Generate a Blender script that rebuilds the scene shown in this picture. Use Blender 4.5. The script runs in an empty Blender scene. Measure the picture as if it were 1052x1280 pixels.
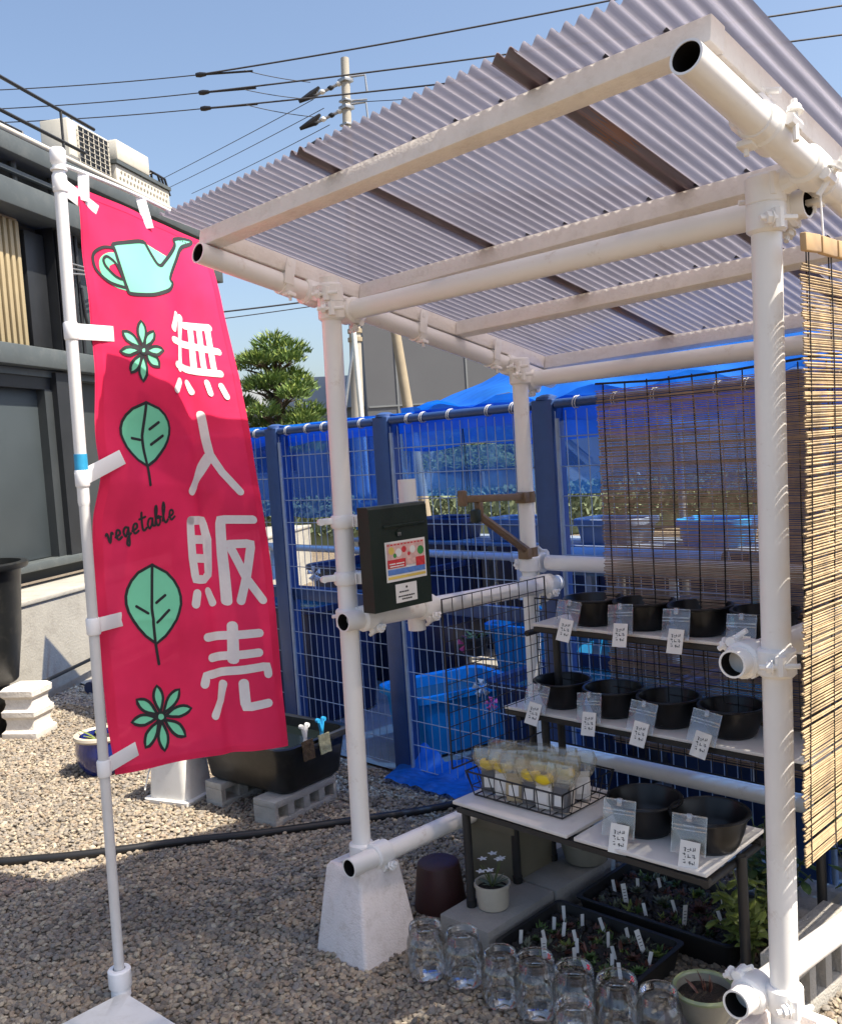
import bpy, bmesh, math, random
from mathutils import Vector, Matrix, noise as mnoise
random.seed(7)
R = math.radians
sc = bpy.context.scene
COL = sc.collection

# ------------------------------------------------------------------ camera
cam_d = bpy.data.cameras.new('camera'); cam = bpy.data.objects.new('camera', cam_d); COL.objects.link(cam)
cam_d.sensor_fit = 'VERTICAL'; cam_d.sensor_height = 24.0; cam_d.lens = 1188.83 / 1280 * 24.0
cam_d.shift_y = 6.36 / 1280; cam_d.clip_start = 0.05; cam_d.clip_end = 12000
_yaw, _pitch, _roll = 0.7865, 0.0693, 0.0653
_fw = Vector((-math.sin(_yaw), math.cos(_yaw), 0)); _rt = Vector((math.cos(_yaw), math.sin(_yaw), 0)); _up = Vector((0, 0, 1))
FW = _fw * math.cos(_pitch) - _up * math.sin(_pitch); UPV = _up * math.cos(_pitch) + _fw * math.sin(_pitch)
XC = _rt * math.cos(_roll) - UPV * math.sin(_roll); YC = _rt * math.sin(_roll) + UPV * math.cos(_roll)
m = Matrix((XC, YC, -FW)).transposed().to_4x4(); m.translation = Vector((2.2981, -1.9360, 1.6))
cam.matrix_world = m
sc.camera = cam

# ------------------------------------------------------------------ sky, sun, exposure
SUN_DIR = Vector((0.564, 0.235, 1.0)).normalized()
w = bpy.data.worlds.new('World'); sc.world = w; w.use_nodes = True
nt = w.node_tree; bg = nt.nodes['Background']; bg.inputs[1].default_value = 0.104
sky = nt.nodes.new('ShaderNodeTexSky'); sky.sky_type = 'NISHITA'; sky.sun_disc = False
sky.sun_elevation = math.asin(SUN_DIR.z); sky.sun_rotation = math.atan2(SUN_DIR.x, SUN_DIR.y)
sky.air_density = 1.0; sky.dust_density = 3.0; sky.ozone_density = 1.4; sky.altitude = 20
nt.links.new(sky.outputs[0], bg.inputs[0])
sun_d = bpy.data.lights.new('sun', 'SUN'); sun = bpy.data.objects.new('sun', sun_d); COL.objects.link(sun)
sun_d.energy = 4.4; sun_d.angle = R(0.55); sun_d.color = (1.0, 0.91, 0.77)
sun.rotation_euler = (-SUN_DIR).to_track_quat('-Z', 'Y').to_euler(); sun.location = (6, 5, 12)
vs = sc.view_settings; vs.view_transform = 'Standard'; vs.look = 'None'; vs.exposure = 1.08; vs.gamma = 1.0
vs.use_curve_mapping = False
try:
    sc.cycles.max_bounces = 10; sc.cycles.transparent_max_bounces = 24; sc.cycles.transmission_bounces = 10
    sc.cycles.use_denoising = True; sc.cycles.caustics_refractive = False; sc.cycles.caustics_reflective = False
except Exception: pass

# ------------------------------------------------------------------ materials
MATS = {}
def _new(name):
    mt = bpy.data.materials.new(name); mt.use_nodes = True; MATS[name] = mt
    n = mt.node_tree.nodes; return mt, n, mt.node_tree.links, n['Principled BSDF']
def mat(name, col, rough=.5, metal=0., var=.12, vs_=6., bump=0., bs=60., spec=.5, coat=0., objvar=0., dirt=None, dirt_amt=0., trans=0., dpos=(.5, .72)):
    mt, n, l, p = _new(name)
    tc = n.new('ShaderNodeTexCoord')
    nz = n.new('ShaderNodeTexNoise'); nz.inputs['Scale'].default_value = vs_; nz.inputs['Detail'].default_value = 6; nz.inputs['Roughness'].default_value = .65
    l.new(tc.outputs['Object'], nz.inputs['Vector'])
    rp = n.new('ShaderNodeValToRGB'); e = rp.color_ramp.elements
    e[0].position = .28; e[1].position = .75
    e[0].color = (*[max(0, c * (1 - var)) for c in col], 1); e[1].color = (*[min(1, c * (1 + var)) for c in col], 1)
    l.new(nz.outputs['Fac'], rp.inputs[0]); out = rp.outputs[0]
    if dirt:
        n2 = n.new('ShaderNodeTexNoise'); n2.inputs['Scale'].default_value = vs_ * 2.7; n2.inputs['Detail'].default_value = 9; n2.inputs['Roughness'].default_value = .75
        l.new(tc.outputs['Object'], n2.inputs['Vector'])
        r2 = n.new('ShaderNodeValToRGB'); r2.color_ramp.elements[0].position = dpos[0]; r2.color_ramp.elements[1].position = dpos[1]
        r2.color_ramp.elements[1].color = (dirt_amt,) * 3 + (1,)
        l.new(n2.outputs['Fac'], r2.inputs[0])
        mx = n.new('ShaderNodeMix'); mx.data_type = 'RGBA'; l.new(r2.outputs[0], mx.inputs[0]); l.new(out, mx.inputs[6]); mx.inputs[7].default_value = (*dirt, 1); out = mx.outputs[2]
    if objvar:
        oi = n.new('ShaderNodeObjectInfo'); hs = n.new('ShaderNodeHueSaturation')
        mr = n.new('ShaderNodeMapRange'); mr.inputs[3].default_value = 1 - objvar; mr.inputs[4].default_value = 1 + objvar
        l.new(oi.outputs['Random'], mr.inputs[0]); l.new(mr.outputs[0], hs.inputs['Value']); l.new(out, hs.inputs['Color']); out = hs.outputs[0]
    l.new(out, p.inputs['Base Color'])
    rr = n.new('ShaderNodeMapRange'); rr.inputs[3].default_value = max(.02, rough - .09); rr.inputs[4].default_value = min(1, rough + .09)
    l.new(nz.outputs['Fac'], rr.inputs[0]); l.new(rr.outputs[0], p.inputs['Roughness'])
    p.inputs['Metallic'].default_value = metal; p.inputs['Specular IOR Level'].default_value = spec; p.inputs['Coat Weight'].default_value = coat
    p.inputs['Transmission Weight'].default_value = trans
    if bump:
        nb = n.new('ShaderNodeTexNoise'); nb.inputs['Scale'].default_value = bs; nb.inputs['Detail'].default_value = 5
        l.new(tc.outputs['Object'], nb.inputs['Vector'])
        b = n.new('ShaderNodeBump'); b.inputs['Strength'].default_value = bump; b.inputs['Distance'].default_value = .01
        l.new(nb.outputs['Fac'], b.inputs['Height']); l.new(b.outputs[0], p.inputs['Normal'])
    return mt
def film(name, tint, tmix, dif, tl=.5, rough=.3, gl=.08, stretch=None):
    """thin translucent sheet: part see-through, part diffusing, a little gloss"""
    mt = bpy.data.materials.new(name); mt.use_nodes = True; MATS[name] = mt
    n = mt.node_tree.nodes; l = mt.node_tree.links; n.remove(n['Principled BSDF']); o = n['Material Output']
    tr = n.new('ShaderNodeBsdfTransparent'); tr.inputs[0].default_value = (*tint, 1)
    df = n.new('ShaderNodeBsdfDiffuse'); ts = n.new('ShaderNodeBsdfTranslucent')
    tc = n.new('ShaderNodeTexCoord'); nz = n.new('ShaderNodeTexNoise'); nz.inputs['Scale'].default_value = 5; nz.inputs['Detail'].default_value = 8
    mp = n.new('ShaderNodeMapping'); mp.inputs['Scale'].default_value = stretch or (1, 1, 1); l.new(tc.outputs['Object'], mp.inputs[0]); l.new(mp.outputs[0], nz.inputs['Vector'])
    rp = n.new('ShaderNodeValToRGB'); rp.color_ramp.elements[0].position = .3; rp.color_ramp.elements[1].position = .7
    rp.color_ramp.elements[0].color = (*[c * .82 for c in dif], 1); rp.color_ramp.elements[1].color = (*[min(1, c * 1.15) for c in dif], 1)
    l.new(nz.outputs['Fac'], rp.inputs[0]); l.new(rp.outputs[0], df.inputs[0]); l.new(rp.outputs[0], ts.inputs[0])
    a = n.new('ShaderNodeMixShader'); a.inputs[0].default_value = tl; l.new(df.outputs[0], a.inputs[1]); l.new(ts.outputs[0], a.inputs[2])
    b = n.new('ShaderNodeMixShader'); b.inputs[0].default_value = tmix; l.new(a.outputs[0], b.inputs[1]); l.new(tr.outputs[0], b.inputs[2])
    g = n.new('ShaderNodeBsdfGlossy'); g.inputs['Roughness'].default_value = rough
    c = n.new('ShaderNodeMixShader'); c.inputs[0].default_value = gl; l.new(b.outputs[0], c.inputs[1]); l.new(g.outputs[0], c.inputs[2])
    l.new(c.outputs[0], o.inputs[0]); return mt

mat('paint', (.86, .845, .815), .30, var=.04, vs_=5, bump=.05, bs=18, dirt=(.42, .29, .18), dirt_amt=.55, dpos=(.60, .76))
mat('wood_white', (.86, .82, .775), .6, var=.07, vs_=9, bump=.25, bs=90, dirt=(.50, .42, .34), dirt_amt=.3)
mat('dark_bore_shade', (.014, .013, .012), .9, spec=.1)  # unpainted dark pipe inside, with the shade in there put into its colour
mat('block_white', (.80, .74, .715), .75, var=.06, vs_=8, bump=.45, bs=160, dirt=(.42, .35, .28), dirt_amt=.5)
film('roof_pc', (.66, .58, .56), .10, (.285, .275, .330), .62, .25, .05, (26, 1.1, 1))
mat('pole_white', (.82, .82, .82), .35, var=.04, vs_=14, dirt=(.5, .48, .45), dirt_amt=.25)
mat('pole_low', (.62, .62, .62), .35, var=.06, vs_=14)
mat('clip_white', (.84, .84, .85), .45, var=.03)
mat('tape_blue', (.03, .33, .60), .5, var=.15, vs_=40)
film('cloth_pink', (1, .2, .4), .03, (.98, .034, .130), .20, .6, .015)
mat('print_mint', (.20, .70, .44), .7, var=.06)
mat('print_dark', (.020, .022, .026), .7, var=.1)
mat('print_white', (.76, .74, .74), .7, var=.05, vs_=60)
mat('box_black', (.007, .017, .012), .45, var=.2, bump=.1, bs=300)
mat('paper', (.80, .79, .76), .7, var=.04)
mat('paper_pink', (.72, .46, .42), .7, var=.25, vs_=50)
mat('ink_red', (.62, .04, .05), .6, var=.3, vs_=60); mat('ink_blue', (.11, .24, .60), .6, var=.25, vs_=60)
mat('ink_green', (.05, .28, .07), .6, var=.2); mat('ink_yellow', (.75, .55, .12), .6, var=.2); mat('ink_black', (.03, .03, .03), .6)
mat('bronze', (.17, .112, .065), .42, var=.2, vs_=20, spec=.4)
mat('wire_black', (.012, .012, .013), .45, var=.1)
mat('wire_blue', (.28, .36, .50), .35, metal=.2, var=.2, vs_=9)
mat('fence_blue', (.026, .066, .20), .42, var=.2, vs_=5, bump=.1, bs=30)
film('net_blue', (.36, .58, .94), .60, (.03, .19, .66), .55, .5, .02)
film('tarp_blue', (.14, .36, .9), .24, (.012, .20, .80), .45, .45, .04)
mat('tie_white', (.6, .62, .66), .5)
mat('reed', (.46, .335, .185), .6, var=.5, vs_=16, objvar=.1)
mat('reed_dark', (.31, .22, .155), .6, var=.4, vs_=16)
mat('cord', (.014, .012, .011), .8)
mat('lath', (.46, .31, .16), .6, var=.25, vs_=12)
mat('rack_black', (.022, .021, .021), .5, var=.2, bump=.1)
mat('board_white', (.78, .745, .70), .35, var=.04, vs_=5, dirt=(.5, .44, .38), dirt_amt=.25)
mat('bowl_black', (.007, .007, .008), .30, var=.2, vs_=9, spec=.38)
film('bag', (.97, .97, .98), .90, (.8, .8, .82), .3, .08, .10)
film('bag_edge', (.95, .95, .97), .70, (.8, .8, .82), .3, .08, .16)
film('wrap', (.97, .97, .94), .84, (.75, .72, .58), .4, .15, .14)
mat('pack_white', (.72, .70, .66), .5, var=.1, vs_=40); mat('pack_kraft', (.45, .36, .22), .6, var=.15, vs_=30); mat('pack_grey', (.12, .12, .125), .5)
mat('clip_yellow', (.85, .60, .015), .4, var=.08)
mat('slab', (.30, .285, .26), .85, var=.14, vs_=9, bump=.4, bs=90)
mat('slab_light', (.46, .43, .38), .85, var=.14, vs_=9, bump=.4, bs=90, dirt=(.2, .18, .15), dirt_amt=.6)
mat('pot_cream', (.52, .46, .36), .5, var=.12, vs_=14); mat('pot_olive', (.17, .15, .10), .6, var=.15); mat('pot_maroon', (.055, .02, .018), .5, var=.2)
mat('pot_blue', (.010, .022, .16), .12, var=.3, vs_=12, coat=.6); mat('pot_green', (.26, .30, .16), .2, var=.2, coat=.4)
mat('pot_grey', (.27, .25, .20), .6, var=.15, vs_=12)
mat('soil', (.026, .019, .014), .95, var=.5, vs_=70, bump=.8, bs=140)
mat('tray_black', (.012, .012, .012), .5, var=.2)
mat('pebble_dark', (.036, .033, .030), .8, var=.3, vs_=20, objvar=.5)
mat('leaf', (.055, .105, .024), .5, var=.35, vs_=30, objvar=.25); mat('leaf_yel', (.15, .19, .035), .5, var=.3, vs_=30, objvar=.2)
mat('leaf_pale', (.13, .15, .10), .55, var=.2, objvar=.2); mat('leaf_red', (.10, .038, .026), .5, var=.35, vs_=30, objvar=.25); mat('petal', (.85, .82, .80), .6, var=.05)
mat('hedge', (.15, .185, .10), .7, var=.15, vs_=3)
mat('stem', (.10, .12, .04), .6)
mat('tag_white', (.74, .73, .70), .6, var=.06)
mat('plastic_black', (.012, .013, .013), .38, var=.25, vs_=4, bump=.08, bs=20, dirt=(.07, .065, .055), dirt_amt=.5)
mat('plastic_white', (.78, .77, .73), .35, var=.06, vs_=6, dirt=(.5, .46, .38), dirt_amt=.4)
mat('plinth', (.70, .66, .60), .8, var=.08, vs_=8, bump=.4, bs=60, dirt=(.35, .31, .26), dirt_amt=.5)
mat('breeze', (.42, .40, .36), .9, var=.14, vs_=12, bump=.6, bs=140)
mat('hose', (.012, .012, .013), .45)
mat('peg_blue', (.03, .32, .62), .35); mat('peg_white', (.75, .75, .74), .4); mat('sponge', (.52, .50, .30), .9, var=.3, vs_=60, bump=.6, bs=160); mat('sponge_brown', (.10, .065, .035), .9, var=.4, vs_=60, bump=.6, bs=160)
mat('concrete', (.36, .345, .305), .9, var=.16, vs_=2.2, bump=.35, bs=60, dirt=(.20, .185, .16), dirt_amt=.6)
mat('concrete_cap', (.50, .47, .41), .85, var=.1, vs_=6, bump=.3, bs=80)
mat('terrace_floor', (.16, .145, .13), .9, var=.15)
mat('clad_grey', (.036, .042, .045), .55, var=.16, vs_=1.8, dirt=(.06, .06, .06), dirt_amt=.4); mat('clad_slate', (.048, .060, .066), .5, var=.12, vs_=1.4)
mat('clad_dark', (.016, .018, .021), .5, var=.2); mat('band_grey', (.075, .088, .09), .5, var=.13, vs_=2.5, dirt=(.2, .2, .19), dirt_amt=.3)
mat('panel_beige', (.40, .32, .185), .5, var=.1, vs_=5); mat('ac_cream', (.62, .585, .50), .5, var=.06, dirt=(.4, .36, .28), dirt_amt=.3)
mat('perf_panel', (.56, .53, .46), .8, var=.12, vs_=9); mat('perf_hole', (.20, .18, .15), .9)
mat('steel', (.40, .41, .42), .35, metal=.7, var=.12)
mat('tub_light', (.015, .30, .68), .35, var=.1, vs_=5, dirt=(.01, .10, .25), dirt_amt=.4); mat('tub_navy', (.010, .024, .085), .4, var=.2, vs_=5)
mat('tub_grey', (.22, .27, .34), .45, var=.15, vs_=6)
mt, n_, l_, p_ = _new('water'); p_.inputs['Base Color'].default_value = (.02, .10, .13, 1); p_.inputs['Roughness'].default_value = .06
mt, n_, l_, p_ = _new('water_dark'); p_.inputs['Base Color'].default_value = (.008, .012, .012, 1); p_.inputs['Roughness'].default_value = .08
film('lap_dirt', (.7, .5, .42), .18, (.48, .29, .21), .5, .5, .02)
mat('grass', (.10, .20, .035), .9, var=.35, vs_=3, bump=.6, bs=40)
mat('bark', (.085, .06, .042), .9, var=.3, vs_=14, bump=.8, bs=40)
mat('needle', (.10, .17, .04), .6, var=.3, vs_=4, objvar=.0); mat('needle_light', (.25, .32, .07), .6, var=.3, vs_=4)
mat('pole_conc', (.40, .375, .32), .8, var=.1, vs_=1.5, bump=.2, bs=30); mat('pole_wood', (.33, .275, .19), .8, var=.15, vs_=4)
mat('insul_black', (.012, .012, .014), .4); mat('insul_white', (.72, .72, .70), .3); mat('cable', (.03, .03, .035), .6)
mat('house_grey', (.125, .13, .14), .75, var=.08, vs_=.4); mat('house_roof', (.23, .245, .25), .5, var=.12, vs_=1)
mat('hill', (.055, .085, .075), .95, var=.3, vs_=.01)
mat('car_silver', (.52, .54, .56), .22, metal=.35, var=.03, coat=.7); mat('car_glass', (.012, .016, .02), .05, spec=.8); mat('tyre', (.012, .012, .012), .8); mat('lamp_red', (.5, .02, .02), .25)
mat('pink_plastic', (.75, .10, .32), .4); mat('orange_tin', (.55, .22, .08), .5)
# glass for the jars: clear film with a Fresnel sheen
mt, n_, l_, p_ = _new('glass'); n_.remove(p_); _o = n_['Material Output']
_tr = n_.new('ShaderNodeBsdfTransparent'); _tr.inputs[0].default_value = (.975, .985, .98, 1); _gl = n_.new('ShaderNodeBsdfGlossy'); _gl.inputs['Roughness'].default_value = .04
_lw = n_.new('ShaderNodeLayerWeight'); _lw.inputs['Blend'].default_value = .38; _mr = n_.new('ShaderNodeMapRange'); _mr.inputs[3].default_value = .06; _mr.inputs[4].default_value = .75
l_.new(_lw.outputs['Fresnel'], _mr.inputs[0]); _ms = n_.new('ShaderNodeMixShader'); l_.new(_mr.outputs[0], _ms.inputs[0]); l_.new(_tr.outputs[0], _ms.inputs[1]); l_.new(_gl.outputs[0], _ms.inputs[2]); l_.new(_ms.outputs[0], _o.inputs[0])
# ground under and between the stones
mt, n_, l_, p_ = _new('gravel_bed'); p_.inputs['Roughness'].default_value = .95
tc = n_.new('ShaderNodeTexCoord'); vo = n_.new('ShaderNodeTexVoronoi'); vo.inputs['Scale'].default_value = 42; l_.new(tc.outputs['Object'], vo.inputs['Vector'])
rp = n_.new('ShaderNodeValToRGB'); rp.color_ramp.elements[0].color = (.30, .24, .17, 1); rp.color_ramp.elements[1].color = (.10, .078, .055, 1); rp.color_ramp.elements[1].position = .75
l_.new(vo.outputs['Distance'], rp.inputs[0]); l_.new(rp.outputs[0], p_.inputs['Base Color'])
bp = n_.new('ShaderNodeBump'); bp.inputs['Strength'].default_value = .8; bp.inputs['Distance'].default_value = .01; bp.invert = True; l_.new(vo.outputs['Distance'], bp.inputs['Height']); l_.new(bp.outputs[0], p_.inputs['Normal'])
# stones: colour per stone
mt, n_, l_, p_ = _new('stone'); p_.inputs['Roughness'].default_value = .85
oi = n_.new('ShaderNodeObjectInfo'); rp = n_.new('ShaderNodeValToRGB'); el = rp.color_ramp.elements
el[0].color = (.13, .115, .098, 1); el[1].color = (.47, .415, .31, 1); el[1].position = 1
for ps, cc in ((.22, (.26, .22, .172, 1)), (.45, (.235, .215, .19, 1)), (.62, (.36, .30, .215, 1)), (.8, (.265, .205, .15, 1))):
    e = el.new(ps); e.color = cc
l_.new(oi.outputs['Random'], rp.inputs[0])
tc = n_.new('ShaderNodeTexCoord'); nz = n_.new('ShaderNodeTexNoise'); nz.inputs['Scale'].default_value = 3.0; nz.inputs['Detail'].default_value = 6; l_.new(tc.outputs['Object'], nz.inputs['Vector'])
mr = n_.new('ShaderNodeMapRange'); mr.inputs[3].default_value = .65; mr.inputs[4].default_value = 1.3; l_.new(nz.outputs['Fac'], mr.inputs[0])
n3 = n_.new('ShaderNodeTexNoise'); n3.inputs['Scale'].default_value = 1.6; n3.inputs['Detail'].default_value = 5; l_.new(oi.outputs['Location'], n3.inputs['Vector'])
m3 = n_.new('ShaderNodeMapRange'); m3.inputs[1].default_value = .3; m3.inputs[2].default_value = .7; m3.inputs[3].default_value = .72; m3.inputs[4].default_value = 1.22; l_.new(n3.outputs['Fac'], m3.inputs[0])
mm = n_.new('ShaderNodeMath'); mm.operation = 'MULTIPLY'; l_.new(mr.outputs[0], mm.inputs[0]); l_.new(m3.outputs[0], mm.inputs[1])
hs = n_.new('ShaderNodeHueSaturation'); hs.inputs['Saturation'].default_value = .98; l_.new(rp.outputs[0], hs.inputs['Color']); l_.new(mm.outputs[0], hs.inputs['Value']); l_.new(hs.outputs[0], p_.inputs['Base Color'])

# ------------------------------------------------------------------ geometry helpers
class G:
    def __init__(s): s.v = []; s.f = []
    def add(s, vs_, fs):
        o = len(s.v); s.v += [Vector(v) for v in vs_]; s.f += [tuple(i + o for i in f) for f in fs]; return s
    def box(s, c, d, rot=None, ch=0.):
        """box with centre c, size d, optional rotation matrix, optional chamfer"""
        hx, hy, hz = d[0] / 2, d[1] / 2, d[2] / 2; c = Vector(c)
        if ch <= 0:
            vs_ = [Vector((sx * hx, sy * hy, sz * hz)) for sx in (-1, 1) for sy in (-1, 1) for sz in (-1, 1)]
            fs = [(0, 1, 3, 2), (4, 6, 7, 5), (0, 4, 5, 1), (2, 3, 7, 6), (0, 2, 6, 4), (1, 5, 7, 3)]
        else:
            b = bmesh.new(); bmesh.ops.create_cube(b, size=1)
            for v in b.verts: v.co = Vector((v.co.x * d[0], v.co.y * d[1], v.co.z * d[2]))
            bmesh.ops.bevel(b, geom=list(b.edges), offset=ch, segments=2, profile=.5, affect='EDGES')
            b.verts.index_update(); vs_ = [v.co.copy() for v in b.verts]; fs = [tuple(v.index for v in f.verts) for f in b.faces]; b.free()
        if rot is not None: vs_ = [rot @ v for v in vs_]
        return s.add([v + c for v in vs_], fs)
    def tube(s, pts, r, n=10, cap=True, inner=None):
        """round bar through points; r a number or list; inner = wall radius for an open pipe"""
        pts = [Vector(p) for p in pts]; k = len(pts); rs = r if isinstance(r, (list, tuple)) else [r] * k
        rings = []; prev = None
        for i in range(k):
            t = (pts[min(i + 1, k - 1)] - pts[max(i - 1, 0)]).normalized()
            if prev is None:
                a = Vector((0, 0, 1)) if abs(t.z) < .9 else Vector((1, 0, 0)); x = t.cross(a).normalized()
            else: x = (prev - t * prev.dot(t)).normalized()
            prev = x; y = t.cross(x)
            rings.append([(pts[i] + (x * math.cos(2 * math.pi * j / n) + y * math.sin(2 * math.pi * j / n)) * rs[i]) for j in range(n)])
        vs_ = [p for rg in rings for p in rg]; fs = []
        for i in range(k - 1):
            for j in range(n):
                a, b = i * n + j, i * n + (j + 1) % n; fs.append((a, b, b + n, a + n))
        if inner is None:
            if cap: fs.append(tuple(range(n - 1, -1, -1))); fs.append(tuple(range((k - 1) * n, k * n)))
        else:
            o = len(vs_); q = inner / rs[0]
            for i in (0, k - 1):
                vs_ += [pts[i] + (p - pts[i]) * q for p in rings[i]]
            for j in range(n):
                a, b = j, (j + 1) % n
                fs.append((b, a, o + a, o + b)); A, B = (k - 1) * n + j, (k - 1) * n + (j + 1) % n
                fs.append((A, B, o + n + b, o + n + a)); fs.append((o + b, o + a, o + n + a, o + n + b))
        return s.add(vs_, fs)
    def lathe(s, prof, n=24, c=(0, 0, 0), sx=1., sy=1., cap=True):
        c = Vector(c); vs_ = []; fs = []
        for (r, z) in prof:
            for j in range(n): a = 2 * math.pi * j / n; vs_.append(c + Vector((r * sx * math.cos(a), r * sy * math.sin(a), z)))
        for i in range(len(prof) - 1):
            for j in range(n):
                a, b = i * n + j, i * n + (j + 1) % n; fs.append((a, b, b + n, a + n))
        if cap and prof[0][0] > 1e-6: fs.append(tuple(range(n - 1, -1, -1)))
        if cap and prof[-1][0] > 1e-6: fs.append(tuple(range((len(prof) - 1) * n, len(prof) * n)))
        return s.add(vs_, fs)
    def loft(s, rings, cap0=True, cap1=True):
        n = len(rings[0]); vs_ = [p for rg in rings for p in rg]; fs = []
        for i in range(len(rings) - 1):
            for j in range(n):
                a, b = i * n + j, i * n + (j + 1) % n; fs.append((a, b, b + n, a + n))
        if cap0: fs.append(tuple(range(n - 1, -1, -1)))
        if cap1: fs.append(tuple(range((len(rings) - 1) * n, len(rings) * n)))
        return s.add(vs_, fs)
    def build(s, name, mt, parent=None, smooth=35, at=None):
        c = Vector(at) if at is not None else sum(s.v, Vector()) / max(1, len(s.v))
        if parent is not None and at is None: pass
        me = bpy.data.meshes.new(name); me.from_pydata([tuple(v - c) for v in s.v], [], s.f); me.validate()
        b = bmesh.new(); b.from_mesh(me); bmesh.ops.recalc_face_normals(b, faces=b.faces); b.to_mesh(me); b.free()
        if smooth:
            for p in me.polygons: p.use_smooth = True
            me.set_sharp_from_angle(angle=R(smooth))
        me.materials.append(MATS[mt]); o = bpy.data.objects.new(name, me); COL.objects.link(o)
        if parent is not None:
            o.parent = parent; o.location = c - WORLD.get(parent.name, Vector())
        else: o.location = c
        WORLD[o.name] = c
        return o
WORLD = {}
def rrect(hx, hy, z, r, n=5, cx=0, cy=0):
    out = []
    for (qx, qy, a0) in ((1, 1, 0), (-1, 1, 90), (-1, -1, 180), (1, -1, 270)):
        for i in range(n):
            a = R(a0 + 90 * i / (n - 1)); out.append(Vector((cx + qx * (hx - r) + r * math.cos(a), cy + qy * (hy - r) + r * math.sin(a), z)))
    return out
def tag(o, label, cat, group=None, kind=None):
    if label: o['label'] = label
    if cat: o['category'] = cat
    if group: o['group'] = group
    if kind: o['kind'] = kind
    return o
def thing(name, loc, label, cat, group=None, rz=0.):
    o = bpy.data.objects.new(name, None); COL.objects.link(o); o.empty_display_size = .1
    o.location = loc; o.rotation_euler = (0, 0, rz); WORLD[o.name] = Vector(loc); return tag(o, label, cat, group)
def local(name, loc, label, cat, group=None, rz=0.):
    """like thing(), but its parts are modelled in the thing's own coordinates"""
    o = thing(name, loc, label, cat, group, rz); WORLD[o.name] = Vector((0, 0, 0)); return o
def copy_tree(root, loc, rz, label, group=None, scale=None):
    r = root.copy(); COL.objects.link(r); r.location = loc; r.rotation_euler = (0, 0, rz); r['label'] = label
    if group: r['group'] = group
    if scale: r.scale = (scale,) * 3
    for ch in root.children:
        c = ch.copy(); COL.objects.link(c); c.parent = r
        for g in ch.children:
            d = g.copy(); COL.objects.link(d); d.parent = c
    return r
def struct(o): o['kind'] = 'structure'; return o
def rotz(a): return Matrix.Rotation(a, 3, 'Z')

# ================================================================== SETTING
g = G(); S_ = 3500.
g.add([(-S_, -S_, 0), (S_, -S_, 0), (S_, S_, 0), (-S_, S_, 0)], [(0, 1, 2, 3)]); struct(g.build('ground', 'gravel_bed', smooth=0))
g = G(); g.add([(-7, 1.22, .012), (4, 1.22, .012), (4, 4.6, .012), (-7, 4.6, .012)], [(0, 1, 2, 3)]); struct(g.build('yard_paving', 'slab', smooth=0))
hg = local('clipped_hedge', (-9.3, 9.9, 0), 'long low light green hedge beyond the fish yard', 'hedge', rz=math.atan2(.71, .70))
g = G(); random.seed(3)
for k in range(9000):
    x, y, z = random.uniform(-6, 6), random.uniform(-.35, .35), random.uniform(.25, .80)
    if random.random() < .5: y = random.choice((-.36, .36)) + random.uniform(-.05, .05)
    else: z = .80 + random.uniform(-.05, .05)
    d = Vector((random.uniform(-1, 1), random.uniform(-1, 1), random.uniform(-.2, 1))).normalized(); s_ = d.cross(Vector((random.uniform(-1, 1), random.uniform(-1, 1), .3))).normalized() * .03; p = Vector((x, y, z)); g.add([p - s_, p + s_, p + d * .10 + s_ * .5, p + d * .10 - s_ * .5], [(0, 1, 2, 3)])
g.build('leaves', 'hedge', hg, 0); G().box((0, 0, .39), (11.9, .66, .78), None, .05).build('inner_twigs', 'hedge', hg)
# far hills
g = G(); rings = []
NA = 90
for k, (rad, base) in enumerate(((2600, 0), (2700, 1.0), (3000, .6))):
    rings.append([])
    for i in range(NA):
        a = 2 * math.pi * i / NA
        hgt = 150 + 90 * mnoise.noise(Vector((math.cos(a) * 3.1, math.sin(a) * 3.1, 3))) + 40 * mnoise.noise(Vector((math.cos(a) * 9, math.sin(a) * 9, 8)))
        rings[-1].append(Vector((rad * math.cos(a), rad * math.sin(a), -4 if base == 0 else hgt * base * 1.15)))
g.loft(rings, False, False); struct(g.build('hills', 'hill', smooth=60))

# loose gravel: real stones, instanced on jittered points (nobody could count them)
protos = bpy.data.collections.new('stone_shapes')
for k in range(7):
    b = bmesh.new(); bmesh.ops.create_icosphere(b, subdivisions=2, radius=1)
    sx, sy, sz = random.uniform(.85, 1.25), random.uniform(.7, 1.0), random.uniform(.45, .72)
    for v in b.verts:
        d = 1 + .36 * mnoise.noise(v.co * 1.1 + Vector((k * 9, 3, 1))) + .17 * mnoise.noise(v.co * 2.6 + Vector((k * 5, 7, 2)))
        v.co = Vector((v.co.x * sx * d, v.co.y * sy * d, v.co.z * sz * d))
    me = bpy.data.meshes.new('stone'); b.to_mesh(me); b.free()
    for p in me.polygons: p.use_smooth = True
    me.set_sharp_from_angle(angle=R(24))
    me.materials.append(MATS['stone']); protos.objects.link(bpy.data.objects.new('stone_shape', me))
def in_gravel(x, y):
    if x < -4.75 or x > 2.0 or y < -1.55 or y > 1.20: return False
    if (y < -1.15 and x > .9): return False
    dx, dy = x - 2.298, y + 1.936; dist = math.hypot(dx, dy); ang = math.atan2(dy, dx)
    return dist < 7.6 and dist > .9 and R(85) < ang < R(166)
pts = []
step = .0158
y = -1.6; row = 0
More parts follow.
